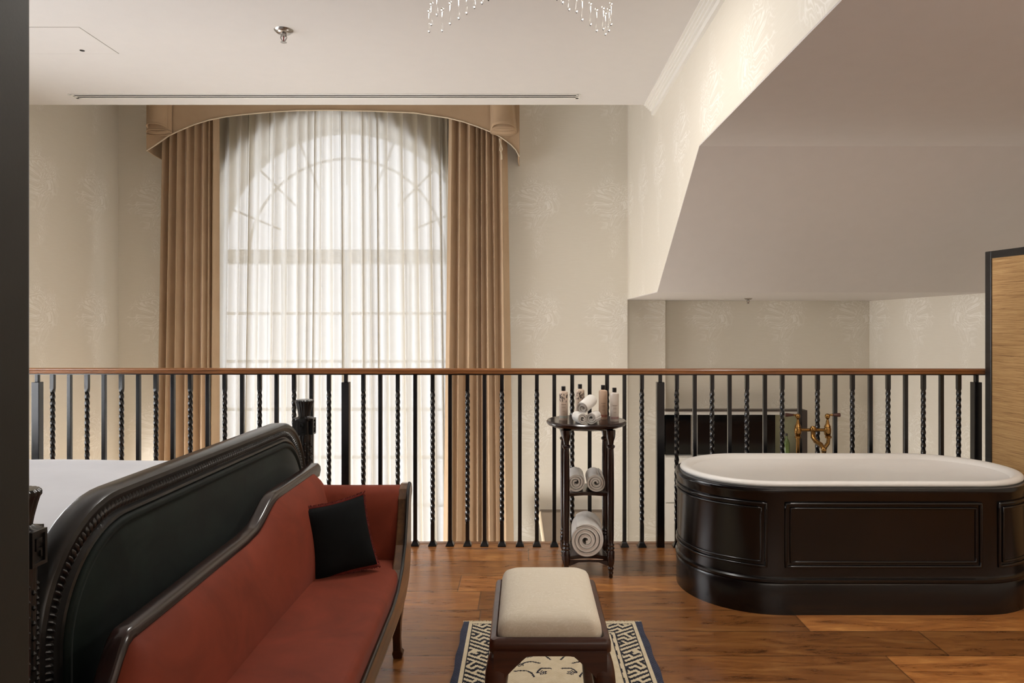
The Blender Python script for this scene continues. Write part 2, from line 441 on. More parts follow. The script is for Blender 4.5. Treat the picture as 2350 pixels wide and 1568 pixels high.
# ceiling fittings
t = thing('slot_diffuser', 'long white linear air slot diffuser set in ceiling before the curtain', 'air vent', (-1.4, 4.98, ZC))
x0 = PX(172, 4.96); x1 = PX(1322, 4.96)
fr = MB()
for (a, b) in ((4.915, 4.935), (4.960, 4.972), (4.997, 5.022)): fr.box(x0-.02, x1+.02, a, b, ZC-.004, ZC)
fr.box(x0-.03, x0, 4.925, 5.02, ZC-.004, ZC); fr.box(x1, x1+.03, 4.925, 5.02, ZC-.004, ZC)
fr.build('frame', M['white_paint'], t)
for (a, b) in ((4.935, 4.960), (4.972, 4.997)):
    MB().box(x0, x1, a, b, ZC-.0015, ZC).build('slot', M['dark_gap'], t)
t = thing('access_panel', 'square white access panel flush in the ceiling at upper left', 'hatch', (-2.6, 4.0, ZC))
pm = MB()
X1 = -2.37; Y0 = 3.82; Y1 = 4.19; X0 = X1-.55
MB().box(X0, X1, Y0, Y1, ZC-.0015, ZC).build('door', M['ceiling'], t)
e = .0035
for bx_ in ((X0-e, X1+e, Y0-e, Y0), (X0-e, X1+e, Y1, Y1+e), (X0-e, X0, Y0, Y1), (X1, X1+e, Y0, Y1)): pm.box(*bx_, ZC-.0005, ZC)
pm.build('seam', simple('seam', srgb(150, 143, 134), .8), t)
MB().lathe([(.004, -.004), (.012, -.004), (.014, -.0016)], (-2.55, 4.14, ZC), 16).build('latch', M['dark_gap'], t, smooth=True)

def sprinkler(loc, s, label):
    t = thing('fire_sprinkler', label, 'sprinkler', loc)
    c = loc
    MB().lathe([(.012*s, -.018*s), (.030*s, -.014*s), (.042*s, -.004*s), (.044*s, 0)], c, 28).build('escutcheon', M['chrome'], t, smooth=True)
    b = MB(); b.lathe([(.010*s, -.03*s), (.012*s, -.012*s)], c, 14)
    for sx in (-1, 1):
        b.tube([(c[0]+sx*.010*s, c[1], c[2]-.018*s), (c[0]+sx*.014*s, c[1], c[2]-.035*s), (c[0]+sx*.003*s, c[1], c[2]-.055*s)], .0028*s, 8)
    b.build('body', M['chrome'], t, smooth=True)
    MB().tube([(c[0], c[1], c[2]-.028*s), (c[0], c[1], c[2]-.053*s)], .003*s, 8).build('bulb', simple('bulb', srgb(120, 40, 34), .2), t, smooth=True)
    MB().lathe([(.004*s, -.059*s), (.015*s, -.058*s), (.015*s, -.056*s), (.003*s, -.055*s)], c, 20, flute=10, famp=.2).build('deflector', M['chrome'], t, smooth=True)
sprinkler((PX(651, 3.86), 3.86, ZC), 1.15, 'chrome fire sprinkler head on the flat white main ceiling')
sprinkler((PX(1717, 6.15), 6.15, ZS), .8, 'small sprinkler head under the low soffit beyond the bathtub')

# ================================================================== CURTAINS
def drape(name, topx, botx, D, ztop, zbot, freqs, amp, mat, parent=None, nx=240, nz=34, solid=.003, seed=1, soft=False):
    rnd = random.Random(seed); b = MB(); rows = []
    ph = [0]
    nf = freqs
    ws = [rnd.uniform(.5, 1.6) for _ in range(nf)]; tot = sum(ws); cum = [0]
    for q in ws: cum.append(cum[-1]+q/tot)
    amps = [rnd.uniform(.6, 1.15) for _ in range(nf)]
    sh = [rnd.uniform(-.35, .35) for _ in range(nf+1)]; sh[0] = sh[-1] = 0
    for j in range(nz+1):
        tz = j/nz; z = ztop+(zbot-ztop)*tz; row = []
        k = min(1, tz*1.3)
        cz = [c+sh[i]*k/nf*.8 for i, c in enumerate(cum)]
        xa = topx[0]+(botx[0]-topx[0])*tz; xb = topx[1]+(botx[1]-topx[1])*tz
        for i in range(nx+1):
            s_ = i/nx
            f_ = 0
            while f_ < nf-1 and s_ > cz[f_+1]: f_ += 1
            l = (s_-cz[f_])/(cz[f_+1]-cz[f_]); l = min(1, max(0, l))
            th = 2*PI*l
            a = amp*amps[f_]*(.75+.35*k)
            y = D+(a*.5*math.cos(th) if soft else a*(-math.sin(th/2)**1.4+.5))
            x = xa+(xb-xa)*s_+a*(.15 if soft else .12)*math.sin(th)
            row.append((x, y, z))
        rows.append(row)
    b.loft(rows, closed=False, cap=False)
    o = b.build(name, mat, parent, smooth='all', solid=solid)
    return o
ZTC = EYE+1.98
t = thing('curtain', 'tan curtain panel hanging at the left side of the tall window', 'curtain', (-3.0, 6.3, ZF), 'tan curtain panels')
drape('panel', (PX(372, 6.3), PX(500, 6.3)), (PX(350, 6.3), PX(498, 6.3)), 6.30, ZTC, ZF+.02, 8, .10, M['drape'], t, seed=5)
t = thing('curtain', 'tan curtain panel hanging at the right side of the tall window', 'curtain', (-.4, 6.3, ZF), 'tan curtain panels')
drape('panel', (PX(1030, 6.3), PX(1162, 6.3)), (PX(1010, 6.3), PX(1186, 6.3)), 6.30, ZTC, ZF+.02, 8, .105, M['drape'], t, seed=12)
t = thing('sheer_curtain', 'white translucent sheer curtain drawn across the arched window', 'sheer curtain', (-1.7, 6.42, ZF))
drape('panel', (PX(470, 6.43), PX(1060, 6.43)), (PX(440, 6.43), PX(1090, 6.43)), 6.43, ZTC, ZF+.03, 25, .075, M['sheer'], t, nx=900, nz=20, solid=0, seed=21, soft=True)

# valance
vt = thing('curtain_valance', 'tan arched valance with pleated jabots above the tall window', 'valance', (-1.7, 6.3, ZC))
DV = 6.22
lowpts = [(336, 346), (350, 337), (369, 325), (388, 312), (407, 302), (445, 286), (479, 276), (520, 268), (555, 263), (620, 257), (683, 254), (760, 253), (850, 254.5), (950, 259), (1028, 271), (1065, 280), (1100, 292), (1124, 302), (1148, 314), (1173, 332), (1184, 344), (1192, 360)]
vb = MB(); xsV = [PX(p, DV) for p, q in lowpts]; zs = [PZ(q, DV) for p, q in lowpts]
ring = []
nn = len(lowpts)
front = [(x, DV+.004*math.sin(i*1.7), z) for i, (x, z) in enumerate(zip(xsV, zs))]
top = [(x, DV, ZTC+.05) for x in xsV]
v = front+top+[(x, y+.012, z) for x, y, z in front]+[(x, y+.012, z) for x, y, z in top]
fs = []
for i in range(nn-1):
    fs += [(i, i+1, nn+i+1, nn+i), (2*nn+i, 3*nn+i, 3*nn+i+1, 2*nn+i+1), (i, 2*nn+i, 2*nn+i+1, i+1)]
vb.add(v, fs)
# returns to the wall
for sx, (x, z) in ((-1, (xsV[0], zs[0])), (1, (xsV[-1], zs[-1]))):
    a = [(x, DV+.008), (x-sx*.006, DV+.1), (x, DW-.003)]
    pts2 = []
    for k, (xx, yy) in enumerate(a):
        pts2 += [(xx, yy, z-.02*math.sin(k*.9)), (xx, yy, ZTC+.05), (xx-sx*.01, yy, ZTC+.05), (xx-sx*.01, yy, z-.02*math.sin(k*.9))]
    rings = [pts2[k*4:k*4+4] for k in range(3)]
    vb.loft(rings, True, True)
vb.build('panel', M['drape'], vt, smooth=True)
MB().tube([(x, y-.002, z) for x, y, z in front], .006, 8).build('piping', M['drape_edge'], vt, smooth=True)
def jabot(pc, w1, w2, yb1, yb2, lean):
    # two trumpet folds: narrow front bell over a wider one
    for k, (wd, yb, out) in enumerate(((w2, yb2, .045), (w1, yb1, .11))):
        x = PX(pc, DV); hw = wd*DV/F/2; zt = ZTC; N_ = 24
        for side in (0, 1):            # 0: back sheet dipping low, 1: bulging front sheet cut higher
            dep = out if side else .012+.012*k
            zb = PZ(yb, DV-out); rings = []
            for j in range(11):
                tt = j/10; fl = 1+.12*tt**3; rr = []
                for i in range(N_+1):
                    a = -PI/2+PI*i/N_; ca = max(0, math.cos(a)); lip = (.020 if side else -.026)*ca*(1 if tt > .99 else tt**6)
                    rr.append((x+lean*tt*.015+hw*fl*math.sin(a), DV-.008-dep*ca**.6*(1+.15*tt**3), zt+(zb-zt)*tt+lip))
                rings.append(rr)
            MB().loft(rings, closed=False, cap=False).build('jabot_fold', M['drape'], vt, smooth='all', solid=.004)
            MB().tube([(p[0], p[1]-.002, p[2]) for p in rings[-1]], .0035, 6).build('piping', M['drape'], vt, smooth=True)
jabot(372, 40, 52, 290, 303, -1); jabot(1152, 48, 54, 290, 302, 1)
# pull cord
ct = vt
MB().tube([P(1146, 318, 6.16), P(1149, 332, 6.16), P(1147, 345, 6.15), P(1150, 349, 6.15), P(1153, 343, 6.15), P(1150, 332, 6.16)], .005, 8).build('pull_cord', M['drape_edge'], ct, smooth=True)
MB().tube([P(1150, 349, 6.15), P(1151, 356, 6.15), P(1151, 366, 6.15)], [.004, .007, .009], 8).build('tassel', M['drape_edge'], ct, smooth=True)

# ================================================================== RAILING
rt = thing('balustrade', 'black iron balustrade with wooden handrail along the mezzanine edge', 'railing', (0, 4.04, 0))
def rail_y(px): return 4.085-(4.085-4.03)*(px-78)/1400 if px < 1490 else 4.03
ZR = .998
hp = [(PX(px, rail_y(px)), rail_y(px)) for px in (40, 1490, 2263)]
def rail_sweep(sec):
    rings = []
    for x, y in hp: rings.append([(x, y+a, z) for a, z in sec])
    return rings
sec = [(-.026, ZR-.030), (-.029, ZR-.026), (-.029, ZR-.018), (-.025, ZR-.015), (-.029, ZR-.011), (-.027, ZR-.004), (-.020, ZR), (.020, ZR), (.027, ZR-.004), (.029, ZR-.012), (.029, ZR-.026), (.026, ZR-.030)]
MB().loft(rail_sweep(sec)).build('handrail', M['rail_wood'], rt, smooth=True)
MB().loft(rail_sweep([(-.010, ZR-.037), (-.010, ZR-.029), (.010, ZR-.029), (.010, ZR-.037)])).build('rail_bar', M['iron'], rt)
H = ZR-.036
plain = MB(); plain.box(-.0105, .0105, -.0105, .0105, 0, H)
tw = MB(); rings = []
def sq(r, ang, z, lob=0):
    out = []
    for k in range(16):
        a = 2*PI*k/16
        q = max(abs(math.cos(a)), abs(math.sin(a))); rr = r/q
        rr = rr*(1-lob)+r*(1.06+.17*math.cos(4*a+PI))*lob
        out.append((rr*math.cos(a+ang), rr*math.sin(a+ang), z))
    return out
za, zb_ = .132, .873; pitch = .1468
rings.append(sq(.0105, 0, 0)); rings.append(sq(.0105, 0, za-.012))
N = 170
for i in range(N+1):
    z = za+(zb_-za)*i/N; rings.append(sq(.0108, -2*PI*(z-za)/pitch, z, 1.0))
aend = -2*PI*(zb_-za)/pitch
rings.append(sq(.0105, round(aend/(PI/2))*PI/2, zb_+.012)); rings.append(sq(.0105, round(aend/(PI/2))*PI/2, H))
tw.loft(rings)
foot = MB(); foot.loft([[(a*s_, b*s_, z) for a, b in ((-1, -1), (1, -1), (1, 1), (-1, 1))] for s_, z in ((.023, 0), (.023, .005), (.014, .022), (.0125, .028))])
def mk_bal(mb, name):
    o = mb.build(name, M['iron'], None, smooth=True)
    return o
pl0 = plain.build('baluster', M['iron'], None, bevel=.0015)
tw0 = tw.build('twisted_baluster', M['iron'], None, smooth=True)
ft0 = foot.build('foot', M['iron'], None)
first = {'p': True, 't': True, 'f': True}
def place(kind, px):
    y = rail_y(px); x = PX(px, y)
    src = pl0 if kind == 'p' else tw0
    o = src if first[kind] else src.copy()
    if not first[kind]: COL.objects.link(o)
    first[kind] = False
    o.parent = rt; o.location = (x, y-4.04, 0)
    f = ft0 if first['f'] else ft0.copy()
    if not first['f']: COL.objects.link(f)
    first['f'] = False
    f.parent = o; f.location = (0, 0, 0)
seqs = [([121, 160, 200, 239, 279, 318, 358, 397, 437, 477, 516, 556, 596, 635, 675, 715, 755], 't'),
        ([834, 873, 913, 953, 993, 1033, 1073, 1112, 1152, 1193, 1232, 1272, 1313, 1353, 1393, 1433, 1473], 't'),
        ([1553, 1594, 1634, 1674, 1714, 1755, 1795, 1835, 1876, 1916, 1956, 1997, 2038, 2078, 2119, 2160, 2200], 't')]
for xs_, k0 in seqs:
    k = k0
    for px in xs_:
        place(k, px); k = 'p' if k == 't' else 't'
for px in (86, 794, 1515, 2240):
    y = rail_y(px); x = PX(px, y); hw = .021; ztop = PZ(877, y)
    MB().box(x-hw, x+hw, y-hw, y+hw, 0, ztop).box(x-.010, x+.010, y-.010, y+.010, ztop, H+.002).build('newel_post', M['iron'], rt, bevel=.002)

# ================================================================== BATHTUB
bt = thing('bathtub', 'oval freestanding bathtub, white enamel in dark panelled wood casing', 'bathtub', (1.54, 3.455, 0))
YC = 3.455; XA = 1.11; XBm = 1.965
def stad(r, z, n=32, m=18):
    out = []
    for i in range(m): out.append((XA+(XBm-XA)*i/m, YC-r, z))
    for i in range(n): a = -PI/2+PI*i/n; out.append((XBm+r*math.cos(a), YC+r*math.sin(a), z))
    for i in range(m): out.append((XBm-(XBm-XA)*i/m, YC+r, z))
    for i in range(n): a = PI/2+PI*i/n; out.append((XA+r*math.cos(a), YC+r*math.sin(a), z))
    return out
R0 = .372
casing = [(R0+.004, 0), (R0+.004, .125), (R0+.001, .132), (R0+.008, .140), (R0+.008, .150), (R0, .156), (R0-.002, .165), (R0-.002, .488), (R0+.001, .494), (R0+.003, .510), (R0+.008, .520), (R0+.010, .534), (R0+.006, .541), (R0-.012, .543), (R0-.03, .543)]
MB().loft([stad(r, z) for r, z in casing], cap=False).build('casing', M['tub_wood'], bt, smooth=True)
rim = [(R0-.018, .543), (R0-.014, .552), (R0-.020, .562), (R0-.034, .566), (R0-.052, .562), (R0-.066, .550), (R0-.080, .52), (R0-.10, .42), (R0-.13, .28), (R0-.17, .18), (R0-.24, .135), (R0-.33, .13)]
MB().loft([stad(r, z) for r, z in rim], cap=True).build('basin', M['enamel'], bt, smooth='all')
def surf(s_, z, out=0):
    """s_: arc length along the casing; 0 at XA on the near side, growing to +x"""
    r = R0-.002+out; L = XBm-XA; q = PI*R0
    if 0 <= s_ <= L: return (XA+s_, YC-r, z)
    if s_ > L:
        a = -PI/2+min(PI, (s_-L)/R0); return (XBm+r*math.cos(a), YC+r*math.sin(a), z)
    a = -PI/2+s_/R0; return (XA+r*math.cos(a), YC+r*math.sin(a), z)
def panel(s0, s1, z0, z1):
    for k, (ins, rad, out) in enumerate(((0, .0075, .001), (.020, .0055, .001))):
        a0, a1, b0, b1 = s0+ins, s1-ins, z0+ins, z1-ins
        path = []; n = 40
        for i in range(n): path.append(surf(a0+(a1-a0)*i/n, b0, out))
        for i in range(10): path.append(surf(a1, b0+(b1-b0)*i/10, out))
        for i in range(n): path.append(surf(a1-(a1-a0)*i/n, b1, out))
        for i in range(10): path.append(surf(a0, b1-(b1-b0)*i/10, out))
        MB().tube(path, rad, 8, loop=True).build('panel_moulding', M['tub_wood'], bt, smooth='all')
L = XBm-XA
panel(-.95, -.075, .205, .475); panel(.01, L-.01, .205, .475); panel(L+.075, L+.95, .205, .475)

# tap
ft = thing('bath_tap', 'antique brass mixer tap with lever handles standing behind the bathtub', 'tap', (PX(1865, 3.93), 3.93, 0))
DT = 3.93
def Q(px, py, d=0): return tuple(P(px, py, DT+d))
def vert_lathe(px, py0, prof, name, mat=M['brass'], seg=20, parent=None, d=0):
    c = P(px, py0, DT+d); return MB().lathe([(r, z) for r, z in prof], c, seg).build(name, mat, parent or ft, smooth=True)
for px, sx in ((1831, -1), (1899, 1)):
    vert_lathe(px, 998, [(.010, -.006), (.016, 0), (.019, .014), (.019, .034), (.016, .040), (.018, .043), (.014, .052), (.010, .060), (.008, .075), (.005, .083), (.010, .090), (.014, .099), (.013, .108), (.007, .114), (.002, .116)], 'valve')
    c = P(px, 953, DT)
    lv = MB().tube([c, c+Vector((sx*.020, 0, .001)), c+Vector((sx*.026, 0, .001))], [.006, .005, .007], 12).build('lever', M['brass'], ft, smooth=True)
    MB().tube([c+Vector((sx*.026, 0, .001)), c+Vector((sx*.032, 0, .001)), c+Vector((sx*.060, 0, .001)), c+Vector((sx*.068, 0, .001)), c+Vector((sx*.070, 0, .001))], [.005, .007, .0105, .0105, .006], 14).build('handle', simple('tap_handle_wood', srgb(70, 34, 24), .3), ft, smooth=True)
    zz = P(px, 998, DT)
MB().tube([Q(1831, 987), Q(1899, 987)], .0085, 14).build('crossbar', M['brass'], ft, smooth=True)
# supply legs
MB().tube([Q(1831, 996), Q(1831, 1020), (P(1831, 1020, DT).x, DT, 0)], [.012, .010, .010], 14).build('supply_pipe', M['brass'], ft, smooth=True)
MB().tube([Q(1901, 996), Q(1901, 1010), Q(1900, 1018), Q(1894, 1026), Q(1891, 1034), (P(1891, 1034, DT).x, DT, 0)], [.012, .010, .011, .011, .012, .012], 14).build('supply_pipe', M['brass'], ft, smooth=True)
for px in (1831, 1901):
    vert_lathe(px, 1003, [(.010, -.008), (.017, -.006), (.017, .004), (.011, .008)], 'collar')
c = P(1866, 986, DT-.01)
MB().lathe([(.001, .020), (.010, .018), (.016, .010), (.017, 0), (.015, -.010), (.011, -.018)], c, 20).build('body', M['brass'], ft, smooth=True)
MB().tube([Q(1866, 990, -.02), Q(1866, 1004, -.03), Q(1872, 1013, -.05), Q(1884, 1021, -.09), Q(1890, 1030, -.12), Q(1891, 1036, -.13)], [.012, .0125, .0125, .0125, .012, .013], 14).build('spout', M['brass'], ft, smooth='all')

# ================================================================== SIDE TABLE
TX, TY = .312, 3.66
st = thing('side_table', 'round black three-tier side table with turned legs beside the bathtub', 'side table', (TX, TY, 0))
ZTT = .760
MB().lathe([(.001, ZTT-.034), (.165, ZTT-.034), (.178, ZTT-.028), (.196, ZTT-.022), (.203, ZTT-.012), (.203, ZTT-.006), (.197, ZTT), (.190, ZTT-.0015), (.001, ZTT-.0015)], (TX, TY, 0), 64).build('tabletop', M['mahogany'], st, smooth=True)
legp = [(.006, 0), (.010, .004), (.009, .016), (.013, .026), (.010, .034), (.015, .048), (.011, .056), (.016, .070), (.018, .085), (.0185, .13), (.0145, .137), (.019, .146), (.0145, .156), (.018, .164), (.013, .172), (.0150, .19), (.0165, .40), (.0155, .60), (.014, .635), (.020, .642), (.020, .650), (.013, .656), (.015, .672), (.021, .690), (.023, .71), (.023, ZTT-.034)]
lm = None
for sx in (-.109, .109):
    for sy in (-.13, .13):
        b = MB().lathe(legp, (TX+sx, TY+sy, 0), 16); b.build('leg', M['mahogany'], st, smooth=True)
def shelf(z, hx, hy, name='shelf'):
    poly = []
    cs = [(-hx, -hy), (hx, -hy), (hx, hy), (-hx, hy)]
    for i in range(4):
        a = cs[i]; b_ = cs[(i+1) % 4]
        for k in range(10):
            u = k/10; x = a[0]+(b_[0]-a[0])*u; y = a[1]+(b_[1]-a[1])*u
            ins = .028*math.sin(PI*u)
            nx_, ny_ = (0, 1) if i == 0 else ((-1, 0) if i == 1 else ((0, -1) if i == 2 else (1, 0)))
            poly.append((TX+x+nx_*ins, TY+y+ny_*ins))
    return MB().prism(poly, 'z', z-.018, z).build(name, M['mahogany'], st, bevel=.003)
shelf(.415, .105, .125); shelf(.105, .112, .132)
br = MB().prism([(TX-.095, .086), (TX-.095, .060), (TX-.05, .078), (TX, .080), (TX+.05, .078), (TX+.095, .060), (TX+.095, .086)], 'y', TY-.135, TY-.122).build('apron', M['mahogany'], st)

# towels
def towel_roll(R, L, turns, thick, seed=0, flare=0):
    """rolled towel, axis along y, near face with visible spiral"""
    rnd = random.Random(seed); b = MB(); rings = []
    n = int(turns*44); r_in = .003; step = (R-r_in)/(turns+.9); thick = step*.84
    sect = []
    for j, (yy, sc) in enumerate(((-L/2+.004, .94), (-L/2, .965), (-L/2+.006, 1.0), (0, 1.0), (L/2-.006, 1.0), (L/2, .95))):
        pass
    secs = [(-L/2, .96, .55), (-L/2-.003, .99, .8), (-L/2+.004, 1.0, 1.0), (0, 1.01, 1.0), (L/2-.006, 1.0, 1.0), (L/2, .96, .8)]
    ringsY = []
    for (yy, sc, th) in secs:
        outer = []; inner = []
        for i in range(n+1):
            a = 2*PI*turns*i/n; r = r_in+step*a/(2*PI)
            wob = .05*thick*math.sin(a*1.37+seed)
            rm = (r+thick/2+wob)
            pin = .004*(turns-a/(2*PI))/turns if yy < -L/2+.002 else 0
            tp = min(1, (n-i)/14+.15); ro = rm-thick/2+thick*(.5+.5*th)*tp; ri = rm-thick/2*th
            sq_ = 1-.06*max(0, -math.sin(a))
            outer.append((ro*math.cos(a)*sc, yy+pin, ro*math.sin(a)*sc*sq_)); inner.append((ri*math.cos(a)*sc, yy+pin, ri*math.sin(a)*sc*sq_))
        ringsY.append(outer+inner[::-1])
    # sheet of spiral: build as loft over y
    b.loft(ringsY, closed=True, cap=False)
    N2 = len(ringsY[0])
    for base in (0, (len(secs)-1)*N2):
        for i in range(n):
            b.f.append([base+i, base+i+1, base+N2-2-i, base+N2-1-i]); b.m.append(0)
    return b
def place_towel(R, L, turns, th, loc, rz, label, group, seed, name='rolled_towel', rx=0, rest=True):
    b = towel_roll(R, L, turns, th, seed)
    Mx = Matrix.Translation(loc) @ Matrix.Rotation(rz, 4, 'Z') @ Matrix.Rotation(rx, 4, 'X')
    Mx2 = Matrix.Rotation(rz, 4, 'Z') @ Matrix.Rotation(rx, 4, 'X') @ Matrix.Rotation(seed*1.3, 4, 'Y')
    b.xf(Mx2)
    if rest: loc = (loc[0], loc[1], loc[2]-min(v[2] for v in b.v)+.0005)
    o = b.build(name, M['towel'], None, smooth='all'); o.location = loc
    tag(o, label, 'towel', group); return o
zt = ZTT-.0015
rs = .032
g = 'small rolled face cloths on the side table top'
place_towel(rs, .10, 2.2, .009, (TX-.043, TY-.110, zt), .25, 'small white rolled towel, lower left of three on side table top', g, 1)
place_towel(rs+.001, .11, 2.4, .009, (TX+.028, TY-.110, zt), -.35, 'small white rolled towel, lower right of three on side table top', g, 2)
place_towel(rs+.004, .12, 2.2, .009, (TX-.004, TY-.105, zt+.092), -.5, 'small white rolled towel, topmost of three on side table top', g, 3, rx=.25, rest=False)
g = 'rolled hand towels on the middle shelf'
place_towel(.052, .20, 3.0, .012, (PX(1323.5, 3.57), 3.66, .415), -.04, 'medium white rolled towel, left of two on the middle shelf', g, 4)
place_towel(.052, .20, 3.2, .012, (PX(1369, 3.57), 3.66, .415), -.04, 'medium white rolled towel, right of two on the middle shelf', g, 5)
bt_ = place_towel(.094, .25, 3.6, .018, (PX(1343, 3.60)+.004, 3.645, .105), -.06, 'large white rolled bath towel on the bottom shelf of side table', 'bath towels', 6, name='bath_towel')
del bt_['group']

# bottles
def bottle(px, D, h, label, leaves, tint, band, s0):
    x = PX(px, D); z0 = ZTT-.0015
    t = thing('toiletry_bottle', label, 'bottle', (x, D, z0), 'toiletry bottles on the side table')
    r = .0225
    MB().lathe([(r*.9, 0), (r, .003), (r, h*.80), (r*.96, h*.83), (r*.55, h*.855), (.009, h*.86), (.009, h*.875)], (x, D, z0), 28).build('body', tint, t, smooth=True)
    MB().lathe([(.0105, h*.87), (.0108, h*.875), (.0108, h*.995), (.0098, h)], (x, D, z0), 20).build('cap', M['black_plastic'], t, smooth=True)
    def patch(mb, a0, a1, za, zb, rr=.0003, n=6):
        ra = r+rr; v = []
        for i in range(n+1):
            a = -PI/2+a0+(a1-a0)*i/n; v += [(x+ra*math.cos(a), D+ra*math.sin(a), z0+za), (x+ra*math.cos(a), D+ra*math.sin(a), z0+zb)]
        mb.add(v, [(2*i, 2*i+2, 2*i+3, 2*i+1) for i in range(n)])
    b = MB(); patch(b, -1.1, 1.1, .012, .024, .0004, 14); b.build('band', band, t)
    b = MB()
    for k, (zz, w_) in enumerate(((h*.47, .55), (h*.40, .35), (h*.37, .42), (h*.27, .30))): patch(b, -w_, w_, zz, zz+.0012 if k else zz+.002, .0005)
    b.build('lettering', simple('print', srgb(130, 105, 90), .6), t)
    if leaves:
        rnd = random.Random(s0); b = MB()
        for k in range(26):
            a = rnd.uniform(-1.2, 1.2); zz = rnd.uniform(h*.60, h*.80); d = rnd.uniform(-.9, .9); ln = rnd.uniform(.010, .020)
            ra = r+.0006; v = []
            for i in range(6):
                u = i/5; aa = -PI/2+a+math.sin(d)*ln*u/ra; zc = z0+zz-math.cos(d)*ln*u+.004*u*u; wd = .0022*math.sin(PI*min(1, u*.9+.08))
                zc = min(zc, z0+h*.81)
                da = wd*math.cos(d)/ra; dz = wd*math.sin(d)
                v += [(x+ra*math.cos(aa-da), D+ra*math.sin(aa-da), zc-dz), (x+ra*math.cos(aa+da), D+ra*math.sin(aa+da), zc+dz)]
            b.add(v, [(2*i, 2*i+2, 2*i+3, 2*i+1) for i in range(5)])
        b.build('leaf_print', simple('leaf_print', srgb(48, 38, 30), .6), t)
    return t
cream_b = simple('bottle_cream', srgb(214, 192, 172), .25, var=.02); pale_b = simple('bottle_white', srgb(216, 204, 192), .25, var=.02)
peach_b = simple('bottle_peach', srgb(206, 174, 148), .25, var=.02)
bottle(1293, 3.66, .172, 'cream bottle with brown leaf print standing at left of side table', True, cream_b, simple('band_grey', srgb(150, 150, 138), .4), 1)
bottle(1331, 3.72, .178, 'cream bottle with leaf print partly hidden behind small rolled towels', True, cream_b, simple('band_tan', srgb(170, 130, 100), .4), 2)
bottle(1384, 3.70, .175, 'peach bottle with black cap right behind the small rolled towels', False, peach_b, simple('band_rust', srgb(140, 84, 66), .4), 3)
bottle(1410, 3.62, .168, 'pale bottle standing at the right edge of side table top', False, pale_b, simple('band_mauve', srgb(150, 118, 112), .4), 4)

# ================================================================== STOOL
sx0, sx1, sy0, sy1 = -.092, .221, 1.838, 2.285
stool = thing('footstool', 'dark wood footstool with cream patterned seat standing on the rug', 'stool', ((sx0+sx1)/2, (sy0+sy1)/2, 0))
cxs, cys = (sx0+sx1)/2, (sy0+sy1)/2; ZSR = .440
def rrect(hx, hy, r, z, n=6, cx=cxs, cy=cys):
    out = []
    for (ax, ay, a0) in ((hx-r, hy-r, 0), (-(hx-r), hy-r, PI/2), (-(hx-r), -(hy-r), PI), (hx-r, -(hy-r), 1.5*PI)):
        for i in range(n+1):
            a = a0+PI/2*i/n; out.append((cx+ax+r*math.cos(a), cy+ay+r*math.sin(a), z))
    return out
hx, hy = (sx1-sx0)/2, (sy1-sy0)/2
b = MB()
b.loft([rrect(hx-.004, hy-.004, .012, ZSR-.040), rrect(hx, hy, .012, ZSR-.034), rrect(hx, hy, .014, ZSR-.012), rrect(hx-.004, hy-.004, .012, ZSR-.004), rrect(hx-.016, hy-.012, .012, ZSR), rrect(hx-.022, hy-.018, .010, ZSR-.008), rrect(hx-.03, hy-.03, .01, ZSR-.05)], cap=False)
b.build('frame', M['stool_wood'], stool, smooth=True)
b = MB(); rings = []
HX, HY = hx-.020, hy-.016
for k, (q, dz) in enumerate(((1.0, -.012), (1.0, .004), (.99, .016), (.965, .028), (.92, .039), (.84, .048), (.68, .056), (.45, .061), (.22, .063), (.06, .0635))):
    rings.append(rrect(HX*q, HY*(1-(1-q)*.85), max(.004, (.028+.05*(1-q))*min(1, q*1.4)), ZSR+dz))
b.loft(rings); b.build('seat_pad', M['damask'], stool, smooth='all')
def apron(pa, pb, name='apron'):
    # shaped rail between two legs, deeper brackets near the ends
    b = MB(); n = 24; v = []
    for i in range(n+1):
        u = i/n; d = min(u, 1-u)
        z = ZSR-.040-(.085*max(0, 1-d/.30)**1.1 if d < .30 else 0)
        p = Vector(pa).lerp(Vector(pb), u)
        v += [(p.x, p.y, z), (p.x, p.y, ZSR-.03)]
    b.add(v, [(2*i, 2*i+2, 2*i+3, 2*i+1) for i in range(n)])
    return b.build(name, M['stool_wood'], stool, solid=.02)
ins = .012
apron((sx0+ins, sy0+ins, 0), (sx1-ins, sy0+ins, 0)); apron((sx0+ins, sy1-ins, 0), (sx1-ins, sy1-ins, 0))
apron((sx0+ins, sy0+ins, 0), (sx0+ins, sy1-ins, 0)); apron((sx1-ins, sy0+ins, 0), (sx1-ins, sy1-ins, 0))
for (lx, dx) in ((sx0+.03, -1), (sx1-.03, 1)):
    for (ly, dy) in ((sy0+.03, -1), (sy1-.03, 1)):
        secs = [(.0125, .034, .022), (.018, .040, .026), (.03, .030, .018), (.07, .014, .015), (.14, .006, .017), (.22, .006, .021), (.29, .014, .027), (.33, .014, .030), (.37, .006, .032), (.41, -.002, .028)]
        rings = []
        for z, off, w_ in secs:
            c = (lx+dx*off, ly+dy*off)
            rings.append([(c[0]+w_*a, c[1]+w_*b2, z) for a, b2 in ((-.7, -1), (.7, -1), (1, -.7), (1, .7), (.7, 1), (-.7, 1), (-1, .7), (-1, -.7))])
        MB().loft(rings).build('leg', M['stool_wood'], stool, sub=1, smooth='all')

# ================================================================== RUG
rx0, rx1, ry1 = -.257, .482, 2.99; ry0 = 1.70
cs = .0036; NX = int(round((rx1-rx0)/cs)); NY = int(round((ry1-ry0)/cs))
